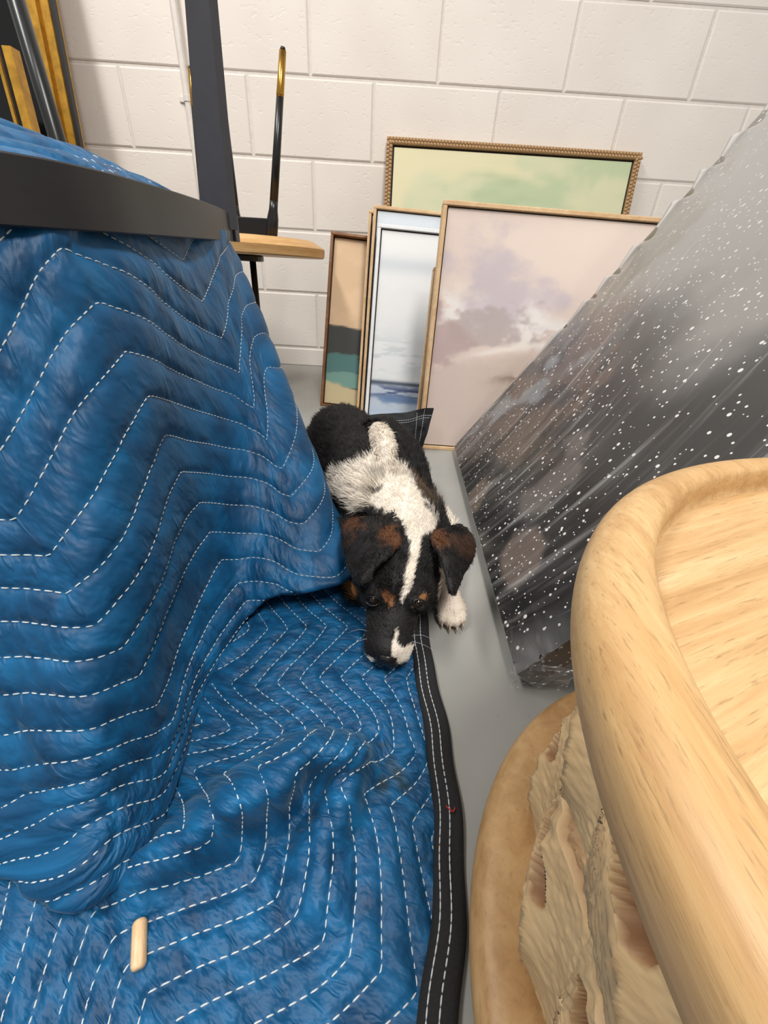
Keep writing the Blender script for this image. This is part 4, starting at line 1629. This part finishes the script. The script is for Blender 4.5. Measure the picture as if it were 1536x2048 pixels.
# coat markings
PX = to_px(BV)
up = np.einsum('ij,ij->i', BN, (CAMP - BV) / np.linalg.norm(CAMP - BV, axis=1)[:, None])
head_l = (BV - HC) @ HB
jit = np.stack([fbm(BV[:, 0] * 70, BV[:, 1] * 70, BV[:, 2] * 70, 201, 3), fbm(BV[:, 0] * 70, BV[:, 1] * 70, BV[:, 2] * 70, 211, 3)], -1)


def inpoly(P, poly):
    x, y = P[:, 0], P[:, 1]
    r = np.zeros(len(P), bool)
    q = len(poly) - 1
    for i in range(len(poly)):
        xi, yi = poly[i]
        xj, yj = poly[q]
        c = ((yi > y) != (yj > y)) & (x < (xj - xi) * (y - yi) / (yj - yi + 1e-9) + xi)
        r ^= c
        q = i
    return r


def soft(poly, j=5.0, minup=-.25):
    """coverage of a marking with a ragged edge"""
    acc = np.zeros(nv)
    for k in range(6):
        off = jit * j + rng.normal(0, j * .45, (nv, 2))
        acc += inpoly(PX + off, poly)
    return acc / 6 * (up > minup)


BLK, WHT, TAN, RST = lin((21, 19, 19)), lin((226, 216, 202)), lin((168, 112, 60)), lin((88, 55, 33))
colr = np.tile(BLK, (nv, 1))
colr = colr * (1 + .25 * jit[:, :1])


def put(mask, c, k=1.0):
    global colr
    colr = colr * (1 - k * mask[:, None]) + np.asarray(c) * (k * mask[:, None])


dist_tail = np.min([np.linalg.norm(BV - p[:3], axis=1) - p[3] for p in tail_pts], axis=0) < .005
isearL = np.min(((BV[:, None, :] - eL[2].reshape(-1, 3)[None]) ** 2).sum(-1), axis=1) < .0056 ** 2
isearR = np.min(((BV[:, None, :] - eR[2].reshape(-1, 3)[None]) ** 2).sum(-1), axis=1) < .0056 ** 2
isear = isearL | isearR
# white saddle over the shoulders
wh = soft([(640, 978), (655, 955), (667, 942), (696, 928), (723, 919), (743, 905), (770, 896), (792, 922), (813, 944), (831, 968), (850, 999), (856, 1021), (874, 1043), (872, 1075), (846, 1064), (840, 1085), (815, 1068), (800, 1045), (782, 1030), (745, 1016), (706, 1022), (690, 1002), (655, 985)], 6)
wh *= ~dist_tail
put(wh * ~isear, WHT)
# grey ticking in the saddle
put(soft([(728, 928), (760, 926), (775, 955), (742, 962)], 9) * .25, BLK)
put(soft([(738, 990), (752, 976), (768, 972), (760, 982)], 2) * .8 * ~isear, BLK)
# blaze
bz = soft([(812, 1066), (846, 1062), (838, 1100), (832, 1130), (826, 1158), (818, 1180), (806, 1206), (801, 1196), (808, 1160), (816, 1120), (820, 1090)], 2.0)
put(bz * ~isear, WHT)
# muzzle stripe, lips and chin
put(soft([(791, 1258), (797, 1264), (793, 1284), (808, 1296), (826, 1288), (828, 1305), (815, 1322), (798, 1328), (784, 1318), (781, 1300), (787, 1284)], 2.2), WHT, .92)
put(soft([(733, 1312), (745, 1316), (756, 1336), (752, 1346), (738, 1334)], 2.2), WHT, .85)
put(soft([(752, 1336), (790, 1330), (796, 1344), (770, 1352), (752, 1348)], 3), WHT, .6)
put((head_l[:, 1] > .085) & (head_l[:, 2] < -.016) & (np.abs(head_l[:, 0]) < .03), WHT, .6)
# tan points
put(soft([(762, 1188), (776, 1184), (786, 1196), (786, 1212), (778, 1219), (771, 1206)], 1.8), lin((140, 92, 58)), .8)
put(soft([(824, 1216), (830, 1198), (842, 1190), (853, 1194), (848, 1204), (834, 1212)], 1.8), lin((164, 112, 66)), .9)
put(soft([(689, 1155), (700, 1162), (715, 1182), (713, 1196), (705, 1198), (693, 1175)], 2.0) * ~isear, TAN, .95)
put(soft([(703, 1200), (711, 1206), (716, 1228), (709, 1232)], 2.0) * ~isear, TAN, .8)
# rusty ear markings
put(soft([(676, 1030), (712, 1030), (738, 1042), (722, 1062), (690, 1072), (678, 1062)], 14) * isear, RST, .75)
put(soft([(764, 1052), (790, 1046), (800, 1072), (794, 1096), (776, 1090), (758, 1074)], 9) * isear, RST, 1.0)
put(soft([(866, 1062), (886, 1058), (908, 1078), (902, 1096), (884, 1094), (868, 1098), (862, 1080)], 10) * isear, RST, 1.0)
put(soft([(905, 1070), (950, 1070), (950, 1110), (925, 1120)], 8) * isear, RST, .35)
# feet
put(((BV[:, 0] > onz(866, 1016, .02)[0]) & (BV[:, 1] < .72) & (BV[:, 2] < .05) & (PX[:, 1] > 1008 + 6 * jit[:, 0]) & (PX[:, 1] < 1062) & (PX[:, 0] > 862)).astype(float) * ~isear, WHT)
leg = np.linalg.norm(BV - PW, axis=1)
put((leg < .062 + .006 * jit[:, 0]) & (PX[:, 0] > 856) & (PX[:, 1] > 1120) & ~isear & (head_l[:, 0] > .047), lin((222, 208, 192)))
# brindle on the hind leg
put(soft([(818, 940), (835, 950), (880, 1010), (868, 1018), (842, 985)], 6) * .5, lin((110, 88, 66)))
# white tail tip
tw = np.zeros(nv)
for p in tail_pts[5:]:
    tw = np.maximum(tw, (np.linalg.norm(BV - p[:3], axis=1) < p[3] + .004).astype(float))
put(tw, WHT)
# a little dark greying on the muzzle
colr = np.clip(colr, 0, 1)

PUP = np.array([onz(740, 1000, 0)[0], onz(740, 1000, 0)[1], 0])
pup = empty('puppy', tuple(PUP), 'black white and tan puppy lying with its chin on the blanket', 'puppy')
bme.vertices.foreach_set('co', (BV - PUP).astype(np.float32).ravel())
bme.update()
set_color(bme, colr)
t = NT('puppy_coat')
a_ = t.n('ShaderNodeAttribute', attribute_name='col')
t.set(Base_Color=a_.outputs['Color'], Roughness=.62, Normal=t.bump(t.noise(t.coord(), 420, 3), .5, .0015))
t.b.inputs['Specular IOR Level'].default_value = .3
bme.materials.clear()
obj('body', bme, t.m, pup)

# eyes, nose, claws
t = NT('dark_eye')
t.set(Base_Color=(.010, .006, .004, 1), Roughness=.04)
M_EYE = t.m
M_NOSE = plain('wet_nose', (18, 16, 17), .28, grain=.3, gscale=500)
M_CLAW = plain('claw', (176, 150, 132), .4)
M_LID = plain('eyelid_skin', (14, 12, 12), .5)
for (ex, ey, zz_) in ((746, 1208, 0), (845, 1212, 0)):
    # find the head surface along the line of sight of the eye
    d2 = (PX[:, 0] - ex) ** 2 + (PX[:, 1] - ey) ** 2
    cand = np.where((d2 < 36) & (up > .1))[0]
    i = cand[np.argmin(np.linalg.norm(BV[cand] - CAMP, axis=1))]
    c, nrm = BV[i], BN[i]
    mb = MB()
    ell(mb, c - nrm * .0046 - PUP, (.0070, .0070, .0070))
    eye_o = mb.build('eye', M_EYE, pup, True)
    s1 = unit(np.cross(nrm, hf))
    s2 = np.cross(nrm, s1)
    loop = [c + nrm * .0012 + s1 * .0078 * math.cos(q) + s2 * .0050 * math.sin(q) - nrm * (.0006 + .0024 * abs(math.cos(q))) - PUP for q in np.linspace(0, 2 * math.pi, 25)]
    MB().tube(loop, .0013, 8, False).build('eyelid', M_LID, eye_o, True)
nt = MB()
ell(nt, hp(0, HL - .0050, .0000) - PUP, (.0112, .0075, .0080), HB)
for sg in (-1, 1):
    ell(nt, hp(.0054 * sg, HL - .0015, -.0028) - PUP, (.0052, .0054, .0058), HB)
nt.build('nose', M_NOSE, pup, True)
for c in toes:
    q_ = c + pf * .0088 - np.array([0, 0, .0022])
    MB().tube([q_ - PUP, q_ + pf * .0026 - PUP + [0, 0, -.001], q_ + pf * .0046 + [0, 0, -.0040] - PUP], [.0014, .0011, .0004], 8).build('claw', M_CLAW, pup, True)

# fur
bme.calc_loop_triangles()
nt_ = len(bme.loop_triangles)
TI = np.zeros(nt_ * 3, np.int32)
bme.loop_triangles.foreach_get('vertices', TI)
TI = TI.reshape(-1, 3)
A_, B_, C_ = BV[TI[:, 0]], BV[TI[:, 1]], BV[TI[:, 2]]
ar = np.linalg.norm(np.cross(B_ - A_, C_ - A_), axis=1)
cen = (A_ + B_ + C_) / 3
headness = np.clip(1 - (np.linalg.norm((cen - HC) @ HB / np.array([.075, .16, .07]), axis=1) - .8) / .3, 0, 1)
wgt = ar * (1 + 2.2 * headness) * np.where(cen[:, 2] < .012, .15, 1)
NH = 90000
pick = rng.choice(nt_, NH, p=wgt / wgt.sum())
r1_, r2_ = np.sqrt(rng.random(NH)), rng.random(NH)
w0, w1, w2 = 1 - r1_, r1_ * (1 - r2_), r1_ * r2_
T3 = TI[pick]
root = BV[T3[:, 0]] * w0[:, None] + BV[T3[:, 1]] * w1[:, None] + BV[T3[:, 2]] * w2[:, None]
hn = BN[T3[:, 0]] * w0[:, None] + BN[T3[:, 1]] * w1[:, None] + BN[T3[:, 2]] * w2[:, None]
hn /= np.linalg.norm(hn, axis=1)[:, None] + 1e-9
# a hair takes the colour of one corner so that the markings stay ragged
sel_c = np.argmax(np.stack([w0, w1, w2], -1) + rng.random((NH, 3)) * .3, axis=1)
hcol = colr[T3[np.arange(NH), sel_c]]
hl = (root - HC) @ HB
onhead = (np.linalg.norm(hl / np.array([.062, .135, .06]), axis=1) < 1.0)
onear = isear[T3[:, 0]]
ontail = dist_tail[T3[:, 0]]
flow = np.tile(unit(np.array(body_pts[-1][:3]) - SH), (NH, 1))
flow[onhead] = -hf + 0
side = np.sign(hl[:, 0])[:, None] * hs[None] * .5
flow[onhead] += side[onhead]
edir = unit(onz(725, 1166, .095) - onz(745, 1040, .115))
edir2 = unit(onz(905, 1186, .085) - onz(895, 1060, .112))
flow[onear & (root[:, 0] < HC[0])] = edir
flow[onear & (root[:, 0] >= HC[0])] = edir2
flow[ontail] = unit(tail_pts[-1][:3] - tail_pts[2][:3])
pawm = np.linalg.norm(root - PW, axis=1) < .05
flow[pawm & ~onhead & ~onear] = pf
flow = flow - hn * (flow * hn).sum(1)[:, None]
flow /= np.linalg.norm(flow, axis=1)[:, None] + 1e-9
ln = np.where(onhead, .0052 - .0026 * sstep(.05, .11, hl[:, 1]), .0130)
ln = np.where(onear, .0045, ln)
ln = np.where(ontail, .011, ln)
ln = np.where(pawm, .0040, ln)
ln = ln * rng.uniform(.7, 1.2, NH)
liftf = np.where(onhead | onear | pawm, .38, .34)
K = 4
tt4 = np.linspace(0, 1, K)
jt = rng.normal(0, .16, (NH, 3))
clump = np.stack([fbm(root[:, 0] * 90, root[:, 1] * 90, root[:, 2] * 90, s_, 2) for s_ in (221, 223, 227)], -1) * .35
d0 = flow + hn * liftf[:, None] * 1.5 + jt + clump
d0 /= np.linalg.norm(d0, axis=1)[:, None]
d1 = flow + hn * (liftf * .15)[:, None] + jt + clump
d1 /= np.linalg.norm(d1, axis=1)[:, None]
pts = np.zeros((NH, K, 3))
for k_, s_ in enumerate(tt4):
    dd = d0 * (1 - s_ * .5) + d1 * (s_ * .5)
    pts[:, k_] = root - hn * .0004 + dd * (ln * s_)[:, None]
pts[..., 2] = np.maximum(pts[..., 2], .0015)
hc = bpy.data.hair_curves.new('fur')
hc.add_curves([K] * NH)
pos = hc.attributes.get('position') or hc.attributes.new('position', 'FLOAT_VECTOR', 'POINT')
pos.data.foreach_set('vector', (pts - PUP).astype(np.float32).ravel())
ra = hc.attributes.get('radius') or hc.attributes.new('radius', 'FLOAT', 'POINT')
rb = np.where(onhead | onear | pawm, .00022, .00027)[:, None] * np.array([1, .9, .7, .2])[None]
ra.data.foreach_set('value', rb.astype(np.float32).ravel())
ca = hc.attributes.new('hcol', 'FLOAT_COLOR', 'CURVE')
h4 = np.ones((NH, 4), np.float32)
h4[:, :3] = np.clip(hcol * rng.uniform(.8, 1.25, (NH, 1)), 0, 1)
ca.data.foreach_set('color', h4.ravel())
t = NT('puppy_fur')
a_ = t.n('ShaderNodeAttribute', attribute_name='hcol')
t.set(Base_Color=a_.outputs['Color'], Roughness=.5)
t.b.inputs['Specular IOR Level'].default_value = .35
hc.materials.append(t.m)
fo = bpy.data.objects.new('fur', hc)
COL.objects.link(fo)
fo.parent = pup
fo['kind'] = 'stuff'
# whiskers
for (s0, f0, dx, dy, dz) in ((.020, HL - .03, .026, -.006, .010), (.020, HL - .026, .028, -.014, .004), (-.020, HL - .03, -.024, -.006, .010), (-.019, HL - .024, -.024, -.016, .004)):
    p = hp(s0, f0, -.004)
    MB().tube(catmull(np.array([p, p + np.array([dx, dy, dz]) * .5 + [0, 0, .002], p + np.array([dx, dy, dz * .4])]) - PUP, 8), np.linspace(.00016, .00005, 8), 5).build('whisker', M_THREAD, pup, True)
